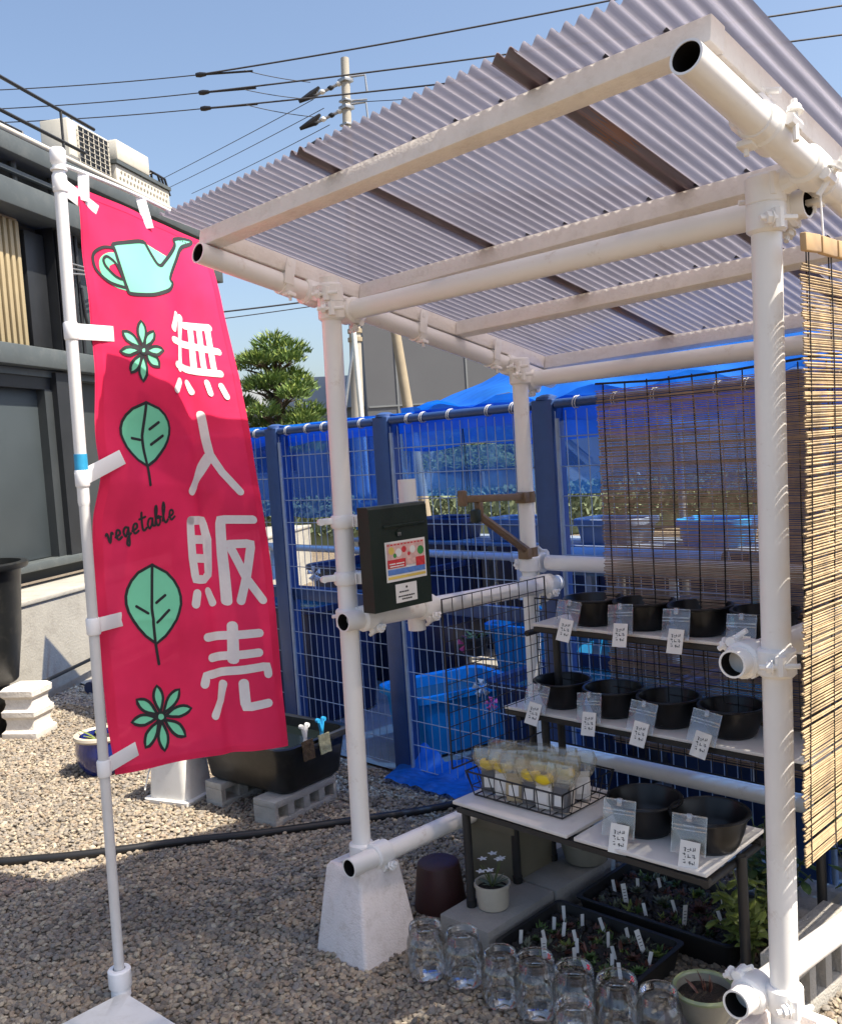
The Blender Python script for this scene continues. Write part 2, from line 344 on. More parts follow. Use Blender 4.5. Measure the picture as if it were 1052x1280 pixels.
while y < 1.25:
    x = -4.8 + (step / 2 if row % 2 else 0)
    while x < 2.0:
        px_, py_ = x + random.uniform(-.0055, .0055), y + random.uniform(-.0055, .0055)
        if in_gravel(px_, py_):
            far = math.hypot(px_ - 2.298, py_ + 1.936)
            if far < 4.2 or random.random() < .8:
                pts.append((px_, py_, random.uniform(.000, .005)))
                if random.random() < .16: pts.append((px_ + random.uniform(-.01, .01), py_ + random.uniform(-.01, .01), random.uniform(.008, .014)))
        x += step
    y += step * .87; row += 1
me = bpy.data.meshes.new('gravel'); me.from_pydata(pts, [], []); gravel = bpy.data.objects.new('gravel', me); COL.objects.link(gravel)
tag(gravel, 'loose beige and grey gravel stones covering the ground', 'gravel', kind='stuff')
ng = bpy.data.node_groups.new('scatter_stones', 'GeometryNodeTree')
ng.interface.new_socket('Geometry', in_out='INPUT', socket_type='NodeSocketGeometry'); ng.interface.new_socket('Geometry', in_out='OUTPUT', socket_type='NodeSocketGeometry')
gi = ng.nodes.new('NodeGroupInput'); go = ng.nodes.new('NodeGroupOutput'); ip = ng.nodes.new('GeometryNodeInstanceOnPoints'); ci = ng.nodes.new('GeometryNodeCollectionInfo')
ci.inputs['Collection'].default_value = protos; ci.inputs['Separate Children'].default_value = True; ci.inputs['Reset Children'].default_value = True
rr = ng.nodes.new('FunctionNodeRandomValue'); rr.data_type = 'FLOAT_VECTOR'; rr.inputs[0].default_value = (-.45, -.45, 0); rr.inputs[1].default_value = (.45, .45, 6.28)
rs = ng.nodes.new('FunctionNodeRandomValue'); rs.data_type = 'FLOAT'; rs.inputs[2].default_value = .0056; rs.inputs[3].default_value = .0125; rs.inputs['Seed'].default_value = 4
ip.inputs['Pick Instance'].default_value = True
ng.links.new(gi.outputs[0], ip.inputs['Points']); ng.links.new(ci.outputs[0], ip.inputs['Instance']); ng.links.new(rr.outputs[0], ip.inputs['Rotation']); ng.links.new(rs.outputs[1], ip.inputs['Scale']); ng.links.new(ip.outputs[0], go.inputs[0])
md = gravel.modifiers.new('scatter', 'NODES'); md.node_group = ng

# ================================================================== LEFT BUILDING
UD = Vector((-.531, .848, 0)); ND = Vector((.848, .531, 0)); BO = Vector((-5.014, .8645, 0)); BA = math.atan2(.848, -.531)
# local frame: x along the facade (receding), y into the building, z up
bld = local('apartment_building', BO, 'dark grey two-storey building with roof equipment behind the pink banner', 'building', rz=BA)
B = lambda x0, x1, y0, y1, z0, z1, ch=0: G().box(((x0 + x1) / 2, (y0 + y1) / 2, (z0 + z1) / 2), (x1 - x0, y1 - y0, z1 - z0), ch=ch)
B(-3, 4.02, .12, 4.5, .75, 4.02).build('wall', 'clad_grey', bld, 0)
fr = B(-3, .86, -.02, .13, 2.30, 2.40).build('shutter_frame', 'clad_dark', bld, 0)
for k in range(1):
    B(-3, .70, .045, .125, .93, 2.30, .004).build('shutter_panel', 'clad_slate', bld)
B(.70, .80, -.03, .13, .92, 2.30).build('shutter_post', 'clad_grey', bld, 0)
B(.80, 1.0, -.08, .13, .92, 2.44).build('column', 'clad_dark', bld, 0)
B(1.0, 4.02, .06, .125, .92, 2.44).build('lower_panel', 'clad_grey', bld, 0)
B(1.18, 1.24, .0, .07, .92, 2.44).build('panel_joint', 'band_grey', bld, 0)
B(-3, 4.02, -.04, .13, 2.40, 2.455).build('ledge', 'band_grey', bld, 0)
B(-3, 4.03, -.14, .13, 2.46, 2.62, .01).build('floor_band', 'band_grey', bld)
B(-3, 4.02, -.10, .5, .86, .925, .008).build('sill', 'band_grey', bld)
# upper storey
g = G(); k = 0
x = -2.5
while x < .62: g.box((x, .02, 3.13), (.045, .05, 1.0), ch=.008); x += .075
rb = g.build('ribbed_panel', 'panel_beige', bld)
B(-2.55, .64, .04, .125, 2.625, 3.66).build('panel_backing', 'panel_beige', bld, 0)
for (x0, x1) in ((.72, .98), (1.36, 1.8), (1.86, 2.9), (2.96, 3.85), (3.9, 4.0)):
    B(x0, x1, .04, .125, 2.66, 3.6, .006).build('upper_panel', 'clad_slate' if x0 > 1 else 'clad_dark', bld)
B(1.0, 1.16, -.04, .13, 2.62, 3.66).build('upper_column', 'clad_dark', bld, 0)
for xx, rr_ in ((1.03, .028), (1.20, .022), (1.28, .016)):
    G().tube([(xx, -.07, 2.63), (xx, -.07, 3.64)], rr_, 10).build('conduit', 'clad_dark', bld)
G().tube([(1.28, -.09, 3.2), (1.29, -.10, 2.95), (1.36, -.11, 2.72), (1.55, -.11, 2.66), (2.4, -.11, 2.68)], .014, 8).build('cable', 'insul_black', bld)
g = G()
for dz in (0, .05, .10): g.tube([(1.0, -.1, 3.28 + dz), (1.25, -.16, 3.3 + dz * .6), (1.6, -.08, 3.26 + dz)], .008, 6)
g.build('cable', 'steel', bld)
B(-3, 4.05, -.20, .13, 3.66, 3.86, .01).build('eave_band', 'band_grey', bld)
B(-3, 4.02, .0, .3, 3.862, 4.04).build('eave_recess', 'clad_dark', bld, 0)
for x in (-1.6, -.6, .45, .95, 1.9, 2.9, 3.7):
    G().tube([(x, -.1, 3.862), (x, -.1, 4.04)], .028, 10).build('baluster', 'band_grey', bld)
B(-3, 4.05, -.17, -.13, 3.93, 3.96).build('eave_rail', 'band_grey', bld, 0)
B(-3, 4.08, -.24, 4.6, 4.042, 4.18, .01).build('roof_edge', 'band_grey', bld)
G().tube([(-3, -.22, 4.21), (4.05, -.22, 4.21)], .022, 10).build('roof_pipe', 'ac_cream', bld, 60)
# roof plant
def ac_unit(x0, x1, y0, y1, z0, z1, label_):
    o = B(x0, x1, y0, y1, z0, z1, .015).build('air_conditioner', 'ac_cream', bld)
    g = G(); g.box(((x0 + x1) / 2 + .06, y0 - .006, (z0 + z1) / 2), ((x1 - x0) * .72, .012, (z1 - z0) * .9)); g.build('fan_opening', 'insul_black', o, 0)
    g = G(); xa, xb = x0 + .14, x1 - .04
    for k in range(7): g.tube([(xa + (xb - xa) * k / 6, y0 - .02, z0 + .04), (xa + (xb - xa) * k / 6, y0 - .02, z1 - .04)], .005, 4)
    for k in range(11): z = z0 + .04 + (z1 - z0 - .08) * k / 10; g.tube([(xa, y0 - .024, z), (xb, y0 - .024, z)], .004, 4)
    g.build('grille', 'ac_cream', o, 0)
ac_unit(2.12, 2.85, .42, .72, 4.42, 4.99, '')
B(2.1, 2.9, .4, .75, 4.182, 4.41).build('unit_base', 'clad_dark', bld, 0)
o = B(2.98, 3.66, .40, .75, 4.83, 5.04, .02).build('roof_box', 'ac_cream', bld)
B(2.95, 3.7, .42, .8, 4.66, 4.825).build('roof_box_base', 'clad_dark', bld, 0)
pf = B(2.9, 4.05, .385, .45, 4.44, 4.76, .006).build('perforated_panel', 'perf_panel', bld)
g = G()
for i in range(15):
    for j in range(4):
        x = 2.97 + i * .071 + (.03 if j % 2 else 0)
        g.lathe([(.017, 0), (.017, .004)], 6, (0, 0, 0)); 
        for v in g.v[-12:]:
            v.x, v.y, v.z = x + v.x, .385 - v.z, 4.50 + j * .065 + v.y
g.build('holes', 'perf_hole', pf, 0)['kind'] = 'stuff'
B(2.85, 4.06, .36, .5, 4.30, 4.435).build('panel_base', 'band_grey', bld, 0)
B(2.88, 4.06, .36, .5, 4.762, 4.80).build('panel_cap', 'band_grey', bld, 0)
vt = B(.55, 1.42, .42, .9, 4.40, 4.64, .012).build('roof_vent', 'ac_cream', bld); B(.58, 1.36, .40, .43, 4.43, 4.62).build('vent_opening', 'insul_black', vt, 0)
B(.5, 1.5, .5, .9, 4.182, 4.40).build('vent_base', 'clad_dark', bld, 0)
for x in (1.5, 1.62, 1.74, 1.88): G().box((x, .3, 4.27), (.09, .1, .16), ch=.01).build('roof_bracket', 'ac_cream', bld)
g = G(); g.tube([(-3, .25, 4.62), (2.1, .25, 4.62)], .016, 6).tube([(-3, .25, 4.90), (2.3, .25, 4.90)], .016, 6)
for x in (-2, -.4, 1.75): g.tube([(x, .25, 4.18), (x, .25, 4.9)], .014, 6)
g.build('roof_railing', 'clad_dark', bld)
g = G()
for i, xx in enumerate((3.72, 3.80, 3.88)): g.tube([(xx, .5, 4.6), (xx, .5, 4.86 + .04 * i), (xx + .06, .46, 4.93), (xx + .16, .42, 4.9), (xx + .22, .4, 4.72)], .014, 7)
g.tube([(3.5, .5, 4.94), (3.66, .5, 4.95), (3.72, .5, 4.86)], .015, 7)
g.build('pipework', 'insul_black', bld)
# raised terrace with a concrete front wall (its own thing)
tw = local('concrete_wall', BO, 'low pale concrete retaining wall lit by the sun behind the black bin', 'wall', rz=BA)
B(-3, 5.5, -.5, .1, 0, .70).build('wall_face', 'concrete', tw, 0)
B(-3, 5.52, -.515, .1, .702, .735, .006).build('coping', 'concrete', tw)
for x in (-2, -.85, .35, 1.55, 2.75): B(x, x + .012, -.503, -.49, .02, .69).build('joint', 'perf_hole', tw, 0)
ft = local('drain_pipe', BO, 'dark pipe lying along the foot of the concrete wall', 'pipe', rz=BA)
G().tube([(-.6, -.60, .16), (.6, -.58, .2), (2.5, -.57, .22)], .014, 8).build('cable', 'hose', ft)
G().tube([(-.2, -.78, .05), (1.6, -.74, .05), (4, -.7, .05)], .045, 12).build('tube', 'tub_navy', ft)

# ================================================================== THE STALL
RSL = .217
def rz_(y): return 2.118 - RSL * y           # axis height of the roof pipes
TH = math.atan(RSL); RM = Matrix.Rotation(-TH, 3, 'X')
stall = thing('market_stall', (.7, .5, 0), 'white painted pipe-frame stall with a corrugated translucent roof', 'stall')
PR = .0305
def pipe(a, b, name='rail', r=PR):
    o = G().tube([a, b], r, 28, inner=r - .0045).build(name, 'paint', stall, 40)
    if name != 'post': d_ = (Vector(b) - Vector(a)).normalized() * .0015; G().tube([Vector(a) + d_, Vector(b) - d_], r - .0048, 24, cap=False).build('bore', 'dark_bore_shade', o, 60)  # added inner tube, near-black to carry the shade inside the pipe
    return o
A0, A1 = Vector((-.014, 0, .22)), Vector((.027, 0, 2.15)); B0, B1 = Vector((1.387, 0, .22)), Vector((1.418, 0, 2.115))
C0, C1 = Vector((-.036, .963, .22)), Vector((-.020, .963, 1.93)); D0, D1 = Vector((1.40, .963, .22)), Vector((1.42, .963, 1.93))
for a, b in ((A0, A1), (B0, B1), (C0, C1), (D0, D1)): pipe(a, b, 'post')
def at(a, b, z): t = (z - a.z) / (b.z - a.z); return a + (b - a) * t
def clamp(p, ax, q, bx, spin=1, name='clamp'):
    """swivel coupler: a hinged band on each of two pipes, a link, bolts with flange nuts"""
    p, q, ax, bx = Vector(p), Vector(q), Vector(ax).normalized(), Vector(bx).normalized()
    g = G(); lk = (q - p); L = lk.length or 1; u = lk / L if L > 1e-3 else Vector((0, 0, 1))
    for c, a, sgn in ((p, ax, -1), (q, bx, 1)):
        h = .031
        g.tube([c - a * h, c - a * (h - .006), c + a * (h - .006), c + a * h], [PR + .004, PR + .010, PR + .010, PR + .004], 20)
        s = a.cross(u); s = s.normalized() if s.length > 1e-3 else Vector((1, 0, 0))
        e = (u * sgn * .55 + s * spin * .8).normalized()
        k = c + e * (PR + .015)
        g.tube([k - a * .020, k + a * .020], .012, 8)
        t = e.cross(a).normalized(); b0 = k + e * .004
        g.tube([b0 - t * .038, b0 + t * .044], .006, 7); g.tube([b0 + t * .020, b0 + t * .031], .013, 6)
        g.tube([b0 + t * .018, b0 + t * .0205], .016, 10)
        k2 = c - e * (PR + .006); g.tube([k2 - a * .022, k2 + a * .022], .0085, 8)
    m_ = (p + q) / 2; rq = u.to_track_quat('Z', 'Y').to_matrix()
    g.box(m_, (.046, .046, max(.012, L - 2 * PR + .01)), rq, .005); g.tube([m_ - u * .02, m_ + u * .02], .026, 14)
    return g.build(name, 'paint', stall, 40)
Z = (0, 0, 1); Y = (0, 1, 0); X = (1, 0, 0); SL = (0, 1, -RSL)
# roof pipes, running front to back down the slope
LX, RX = -.070, 1.500
pipe((LX, -.400, rz_(-.400)), (LX, 1.23, rz_(1.23)), 'roof_pipe'); pipe((RX, -.457, rz_(-.457)), (RX, 1.23, rz_(1.23)), 'roof_pipe')
# cross pipes
pipe((-.02, .072, 2.052), (1.475, .072, 2.058), 'cross_pipe'); pipe((-.04, 1.03, 1.85), (1.47, 1.03, 1.852), 'cross_pipe')
# side and back rails
pipe((.056, -.068, 1.089), (.048, 1.04, 1.052)); pipe((.056, -.115, .323), (.034, 1.03, .29))
pipe((1.334, -.068, 1.103), (1.345, 1.04, 1.09)); pipe((1.325, -.100, .357), (1.345, 1.03, .25))
pipe((-.08, 1.03, .375), (1.47, 1.03, .378)); pipe((.03, 1.01, 1.134), (1.46, 1.01, 1.134))
pipe((.004, .30, .995), (-.002, .302, 1.508), 'short_pipe')
clamp(at(A0, A1, 2.10), Z, (LX, 0, rz_(0)), SL); clamp(at(A0, A1, 2.05), Z, (.03, .072, 2.052), X, -1)
clamp(at(B0, B1, 2.085), Z, (RX, .02, rz_(.02)), SL); clamp(at(B0, B1, 2.03), Z, (1.418, .072, 2.057), X, -1)
clamp((RX, -.16, rz_(-.16)), SL, (1.475, -.16, rz_(-.16) + .03), SL, 1)
clamp(at(C0, C1, 1.90), Z, (LX, .963, rz_(.963)), SL); clamp(at(C0, C1, 1.86), Z, (-.02, 1.03, 1.85), X, -1)
clamp(at(D0, D1, 1.90), Z, (RX, .963, rz_(.963)), SL)
clamp(at(A0, A1, 1.088), Z, (.056, .035, 1.086), Y); clamp(at(A0, A1, .322), Z, (.054, .02, .322), Y)
clamp(at(B0, B1, 1.103), Z, (1.334, .0, 1.102), Y); clamp(at(B0, B1, .352), Z, (1.326, -.02, .352), Y)
clamp((.002, .301, 1.078), Z, (.054, .30, 1.078), Y); clamp(at(C0, C1, 1.055), Z, (.048, .963, 1.055), Y)
clamp(at(C0, C1, 1.134), Z, (-.02, 1.01, 1.134), X); clamp(at(C0, C1, .31), Z, (.034, .963, .293), Y)
# box-holding bands on the front left post
for z in (1.395, 1.215):
    c = at(A0, A1, z); g = G()
    g.tube([c + Vector((0, 0, -.02)), c + Vector((0, 0, -.014)), c + Vector((0, 0, .014)), c + Vector((0, 0, .02))], [.036, .040, .040, .036], 20)
    g.box(c + Vector((-.022, -.045, .004)), (.022, .05, .020), rotz(R(-25)), .004); g.tube([c + Vector((-.03, -.07, .004)), c + Vector((-.015, -.075, .004))], .011, 8)
    g.box(c + Vector((.045, .03, 0)), (.05, .05, .036), rotz(R(15)), .004)
    g.box(c + Vector((.052, -.002, 0)), (.004, .006, .03))
    g.build('band_clip', 'paint', stall, 40)
# timbers on the roof pipes
TW = .050
def zt(y, x=0.): return rz_(y) + PR + .004 + TW / 2 + .020 * max(0, x)
RM2 = Matrix.Rotation(-math.atan(.020), 3, 'Y') @ RM
def slope_timber(x, y0, y1):
    c = Vector((x, (y0 + y1) / 2, zt((y0 + y1) / 2, x))); G().box(c, (TW - .004, (y1 - y0) / math.cos(TH), TW - .002), RM, .003).build('side_beam', 'wood_white', stall)
slope_timber(-.075, -.318, 1.165); slope_timber(1.475, -.318, 1.165)
def cross(y, x0, x1, dz=0): G().box(((x0 + x1) / 2, y, zt(y, (x0 + x1) / 2) + dz), (x1 - x0, TW, TW), RM2, .003).build('cross_beam', 'wood_white', stall)
cross(-.345, -.105, 1.502); cross(.215, -.050, 1.450); cross(.672, -.050, 1.450); cross(1.192, -.105, 1.502)
for x, ys in ((LX, (-.10, .47, .86)), (RX, (-.20, .10, .5))):
    for y in ys:
        g = G(); c = Vector((x, y, rz_(y))); e = Vector(SL).normalized()
        g.tube([c - e * .016, c + e * .016], PR + .005, 20); s = 1 if x < 0 else -1
        g.box(c + Vector((s * .034, 0, .032)), (.005, .034, .08), RM, .001); g.box(c + Vector((s * .022, 0, -.036)), (.032, .03, .012), RM, .002)
        g.tube([c + Vector((s * .025, 0, -.055)), c + Vector((s * .025, 0, -.03))], .005, 6); g.tube([c + Vector((s * .038, 0, .055)), c + Vector((s * .028, 0, .055))], .009, 8)
        g.build('saddle_clip', 'paint', stall, 40)
# corrugated sheets, lapped side by side
def sheet(x0, x1, lift, name='roof_sheet', mt='roof_pc'):
    g = G(); per, amp = .032, .0078; n = int((x1 - x0) / per * 10); ys = [-.475, -.1, .35, .8, 1.235]
    for y in ys:
        for i in range(n + 1):
            x = x0 + (x1 - x0) * i / n; g.v.append(Vector((x, y, zt(y, x) + TW / 2 + .0080 + lift + amp * math.cos(2 * math.pi * x / per) + .0015 * mnoise.noise(Vector((x * 3, y * 3, lift * 900))))))
    m_ = n + 1
    for j in range(len(ys) - 1):
        for i in range(n): g.f.append((j * m_ + i, j * m_ + i + 1, (j + 1) * m_ + i + 1, (j + 1) * m_ + i))
    return g.build(name, mt, stall, 80)
sheet(-.135, .53, 0.0); sheet(.472, 1.16, .0022); sheet(1.102, 1.562, 0.0); sheet(.476, .526, .0011, 'lap_strip', 'lap_dirt'); sheet(1.106, 1.156, .0011, 'lap_strip', 'lap_dirt')
g = G()
for y in (-.345, .215, .672, 1.192):
    for x in [i * .128 for i in range(0, 12)]:
        z = zt(y, x) + TW / 2 + .016
        g.tube([(x, y, z - .004), (x, y, z + .004)], [.011, .006], 8)
g.build('roof_screws', 'rack_black', stall)['kind'] = 'stuff'
# concrete feet
def foot(px_, py_):
    hb, ht, H, hi = .122, .083, .292, .052
    r0 = rrect(hb, hb, 0, .012, 4, px_, py_); r1 = rrect(hb - .002, hb - .002, .012, .012, 4, px_, py_); r2 = rrect(ht + .003, ht + .003, H - .012, .012, 4, px_, py_); r3 = rrect(ht - .006, ht - .006, H, .010, 4, px_, py_)
    r4 = rrect(hi, hi, H - .004, .008, 4, px_, py_); r5 = rrect(hi - .006, hi - .006, H - .045, .008, 4, px_, py_)
    G().loft([r0, r1, r2, r3, r4, r5]).build('footing', 'block_white', stall, 50)
for c in (A0, B0, C0, D0): foot(c.x, c.y)

# ================================================================== things hung on the stall
# coin box
cb = thing('coin_box', (.12, .07, 1.1), 'black metal money box with posters fixed to the front left post', 'box')
y0, y1, z0, z1, xf = -.034, .214, 1.118, 1.440, .170
g = G(); ring = lambda y: [Vector((.118, y, z0)), Vector((xf, y, z0)), Vector((xf, y, z1 - .06)), Vector((xf - .002, y, z1 - .008)), Vector((xf - .008, y, z1)), Vector((.118, y, z1))]
g.loft([ring(y0), ring(y1)]); g.build('case', 'box_black', cb, 25)
G().box((xf - .002, (y0 + y1) / 2 + .02 , z1 - .064), (.016, (y1 - y0) * .72, .009), Matrix.Rotation(.15, 3, 'Y'), .003).build('slot_lip', 'box_black', cb)
g = G(); g.tube([(xf, .082, 1.352), (xf + .006, .082, 1.352)], .011, 14); kh = g.build('lock', 'box_black', cb); G().box((xf + .0068, .082, 1.352), (.002, .013, .004)).box((xf + .0068, .078, 1.348), (.002, .003, .008)).box((xf + .0068, .086, 1.348), (.002, .003, .008)).build('keyhole', 'steel', kh, 0)
def panel_rect(a0, a1, b0, b1, x, mt, name, par, tilt=0.): 
    c = Vector((x, (a0 + a1) / 2, (b0 + b1) / 2)); return G().box(c, (.0012, a1 - a0, b1 - b0), Matrix.Rotation(tilt, 3, 'X')).build(name, mt, par, 0)
ps = panel_rect(.022, .195, 1.204, 1.328, xf + .0012, 'paper', 'poster', cb)
PX = xf + .0026
panel_rect(.028, .189, 1.268, 1.322, PX, 'paper_pink', 'printed_band', ps); panel_rect(.028, .105, 1.246, 1.272, PX + .0004, 'ink_red', 'printed_band', ps); panel_rect(.150, .189, 1.242, 1.270, PX + .0004, 'ink_red', 'printed_band', ps)
panel_rect(.108, .148, 1.250, 1.268, PX + .0004, 'paper_pink', 'printed_band', ps); panel_rect(.028, .189, 1.225, 1.242, PX, 'ink_blue', 'printed_band', ps); panel_rect(.028, .189, 1.212, 1.220, PX, 'ink_yellow', 'printed_band', ps)
for k, (yy, zz, rr_, mt) in enumerate(((.046, 1.300, .012, 'ink_yellow'), (.076, 1.292, .013, 'paper'), (.10, 1.300, .010, 'ink_red'), (.137, 1.296, .012, 'paper'), (.172, 1.290, .014, 'ink_green'), (.06, 1.284, .007, 'ink_green'), (.12, 1.284, .006, 'ink_red'))):
    G().tube([(PX + .0006, yy, zz), (PX + .0012, yy, zz)], rr_, 14).build('printed_dot', mt, ps)
g = G()
for k in range(11): g.box((PX + .0008, .034 + k * .0145, 1.3175), (.0008, .009, .004))
g.build('printed_marks', 'ink_red', ps, 0)
g = G()
for (a, b, z) in ((.034, .06, 1.259), (.064, .098, 1.259), (.036, .096, 1.251)): g.box((PX + .0012, (a + b) / 2, z), (.0008, b - a, .0035))
g.build('printed_marks', 'paper', ps, 0)
nt_ = panel_rect(.056, .147, 1.136, 1.194, xf + .0012, 'paper', 'notice', cb)
g = G()
for (a, b, z) in ((.070, .112, 1.169), (.066, .132, 1.155), (.08, .122, 1.146)):
    y = a
    while y < b: w_ = random.uniform(.004, .009); g.box((PX, y + w_ / 2, z), (.0008, w_, .0042)); y += w_ + .0022
g.tube([(PX - .0003, .102, 1.182), (PX + .0003, .102, 1.182)], .004, 10); g.build('printed_marks', 'ink_black', nt_, 0)
# bracket arm
br = thing('bracket_arm', (-.02, .963, 1.15), 'brown metal bracket arm clamped to the rear left post', 'bracket')
xb = -.012
for z in (1.395, 1.178):
    c = at(C0, C1, z); g = G(); g.tube([c + Vector((0, 0, -.021)), c + Vector((0, 0, .021))], PR + .006, 20); g.box(c + Vector((.01, -.035, 0)), (.05, .03, .042), None, .004); g.build('collar', 'bronze', br, 40)
G().box((xb, .76, 1.408), (.026, .36, .026), Matrix.Rotation(-.05, 3, 'X'), .003).build('top_bar', 'bronze', br)
G().box((xb, .585, 1.420), (.034, .02, .058), None, .005).build('end_plate', 'bronze', br)
G().box((xb, .672, 1.372), (.024, .024, .06), None, .003).build('link', 'bronze', br); G().box((xb, .650, 1.350), (.032, .034, .05), None, .008).build('pivot', 'box_black', br)
G().tube([(xb, .672, 1.350), (xb, .945, 1.183)], .0165, 8).build('strut', 'bronze', br)
# black wire grids
def grid(name, axis, c, u0, u1, z0, z1, label, cell=.05, r=.0016):
    mid = (c, (u0 + u1) / 2, z0) if axis == 'x' else ((u0 + u1) / 2, c, z0)
    t = thing(name, mid, label, 'wire grid')
    P3 = (lambda u, z, o=0: (c + o, u, z)) if axis == 'x' else (lambda u, z, o=0: (u, c + o, z))
    g = G(); n = int(round((u1 - u0) / cell))
    for i in range(n + 1): u = u0 + (u1 - u0) * i / n; g.tube([P3(u, z0), P3(u, z1)], r, 5)
    k = int(round((z1 - z0) / cell))
    for j in range(k + 1): z = z0 + (z1 - z0) * j / k; g.tube([P3(u0, z, r * 2), P3(u1, z, r * 2)], r, 5)
    g.build('wires', 'wire_black', t, 0)
    g = G(); g.tube([P3(u0, z0), P3(u0, z1), P3(u1, z1), P3(u1, z0), P3(u0, z0)], r * 2.0, 6); g.build('rim', 'wire_black', t)
grid('wire_grid', 'x', .098, .33, .89, .52, 1.10, 'black wire grid hanging from the white rail beside the money box')
grid('wire_grid', 'y', .862, .07, 1.27, .48, 1.02, 'black wire grid standing upright behind the bowl shelves')
# reed blinds
def blind(name, axis, c, u0, u1, z0, z1, pitch, r, mt, label, cords, wob=.004, sag=0., lean=0.):
    mid = (c, (u0 + u1) / 2, z0) if axis == 'x' else ((u0 + u1) / 2, c, z0)
    t = thing(name, mid, label, 'reed blind')
    P3 = (lambda u, z, o=0: (c + o, u, z)) if axis == 'x' else (lambda u, z, o=0: (u, c + o, z))
    g = G(); z = z0; n = 6
    while z < z1 - .02:
        a, b = u0 - lean * (z1 - z) + random.uniform(-.006, .008), u1 + random.uniform(-.006, .006); o1, o2 = random.uniform(-.0015, .0015), random.uniform(-.0015, .0015); tz = random.uniform(-.0013, .0013)
        rr_ = r * random.uniform(.75, 1.2); pp = []
        for k in range(4):
            q = k / 3; pp.append(P3(a + (b - a) * q, z + tz * (q - .5) * 2 + random.uniform(-.0006, .0006) - sag * math.sin(math.pi * q), o1 + (o2 - o1) * q + wob * math.sin(z * 5 + q * 2)))
        g.tube(pp, rr_, 5); z += pitch * random.uniform(.72, 1.30) + (random.uniform(.0028, .0055) if axis == 'x' and random.random() < .16 else 0)
    g.build('reeds', mt, t, 60)['kind'] = 'stuff'
    for i in range(cords):
        u = u0 + .03 + (u1 - u0 - .06) * i / (cords - 1)
        for o in (r * 1.15, -r * 1.15):
            pp = [P3(u - lean * (z1 - zz) * (1 - i / cords) + .003 * math.sin(zz * 7 + i), zz, o + wob * math.sin(zz * 5)) for zz in [z0 + (z1 - z0) * k / 12 for k in range(13)]]
            if o > 0 or axis == 'y': pass
            G().tube(pp, .0014, 5).build('cord', 'cord', t)
    return t, P3
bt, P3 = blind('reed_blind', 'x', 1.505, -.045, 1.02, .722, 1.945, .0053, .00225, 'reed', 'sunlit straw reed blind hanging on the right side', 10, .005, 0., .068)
for i in range(13):
    a = -.045 + i * .082
    G().box((1.505 + .004, a + .038, 1.962), (.014, .074, .036), Matrix.Rotation(random.uniform(-.05, .05), 3, 'X'), .003).build('top_lath', 'lath', bt)
for y in (.06, .55, .96): G().tube([(1.508, y, 1.965), (1.503, y, rz_(y) + .0)], .0022, 6).build('hanging_string', 'clip_white', bt)
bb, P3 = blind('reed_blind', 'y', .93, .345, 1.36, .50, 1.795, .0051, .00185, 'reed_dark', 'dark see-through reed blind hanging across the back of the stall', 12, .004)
G().tube([(.345, .93, 1.797), (.6, .93, 1.785), (.85, .93, 1.790), (1.1, .93, 1.803), (1.36, .93, 1.81)], .0045, 6).build('top_cord', 'cord', bb)

# ================================================================== DISPLAY RACK
rk = thing('display_rack', (.6, .6, 0), 'black three-step display rack with white shelf boards inside the stall', 'display rack')
def bar(a, b, name='frame_bar', r=.011): return G().tube([a, b], r, 10).build(name, 'rack_black', rk, 40)
def leg(x, y, z0, z1): 
    o = G().tube([(x, y, z0 + .006), (x, y, z1)], .0145, 12).build('leg', 'rack_black', rk, 40)
    G().tube([(x, y, z0), (x, y, z0 + .022)], [.017, .0175], 12).build('foot_cap', 'tray_black', o, 40)
leg(.213, .262, .101, .435); leg(.226, .485, .101, .435); leg(.215, .70, .101, .64); leg(1.078, .435, .0, .435); leg(1.06, .70, .0, .64); leg(.185, .83, .0, .937); leg(1.13, .83, .0, .937)
leg(.075, .80, .0, .637)
for y in (.262, .57): bar((.20, y, .424), (1.075, y, .424))
for x in (.213, 1.06): bar((x, .262, .412), (x, .60, .412))
bar((.06, .69, .625), (1.20, .69, .625)); bar((.06, .90, .625), (1.20, .90, .625)); bar((.15, .765, .925), (1.20, .765, .925)); bar((.15, .90, .925), (1.2, .90, .925))
for z, y in ((.625, .69), (.925, .765)):
    for x in (.10, 1.19): bar((x, y, z - .02), (x, .90, z - .02))
def board(c, d, rz=0.): return G().box(c, d, rotz(rz), .003).build('shelf_board', 'board_white', rk)
board((.405, .428, .4455), (.465, .372, .012), R(-1)); board((.862, .420, .4460), (.415, .355, .012), R(1.5))
board((.63, .80, .6435), (1.16, .255, .012)); board((.67, .855, .9435), (1.06, .205, .012))
for c, d in (((.63, .6735, .6285), (1.15, .006, .016)), ((.67, .7535, .9285), (1.05, .006, .016)), ((.64, .2415, .4285), (.89, .006, .016))):
    G().box(c, d).build('edge_strip', 'rack_black', rk, 0)

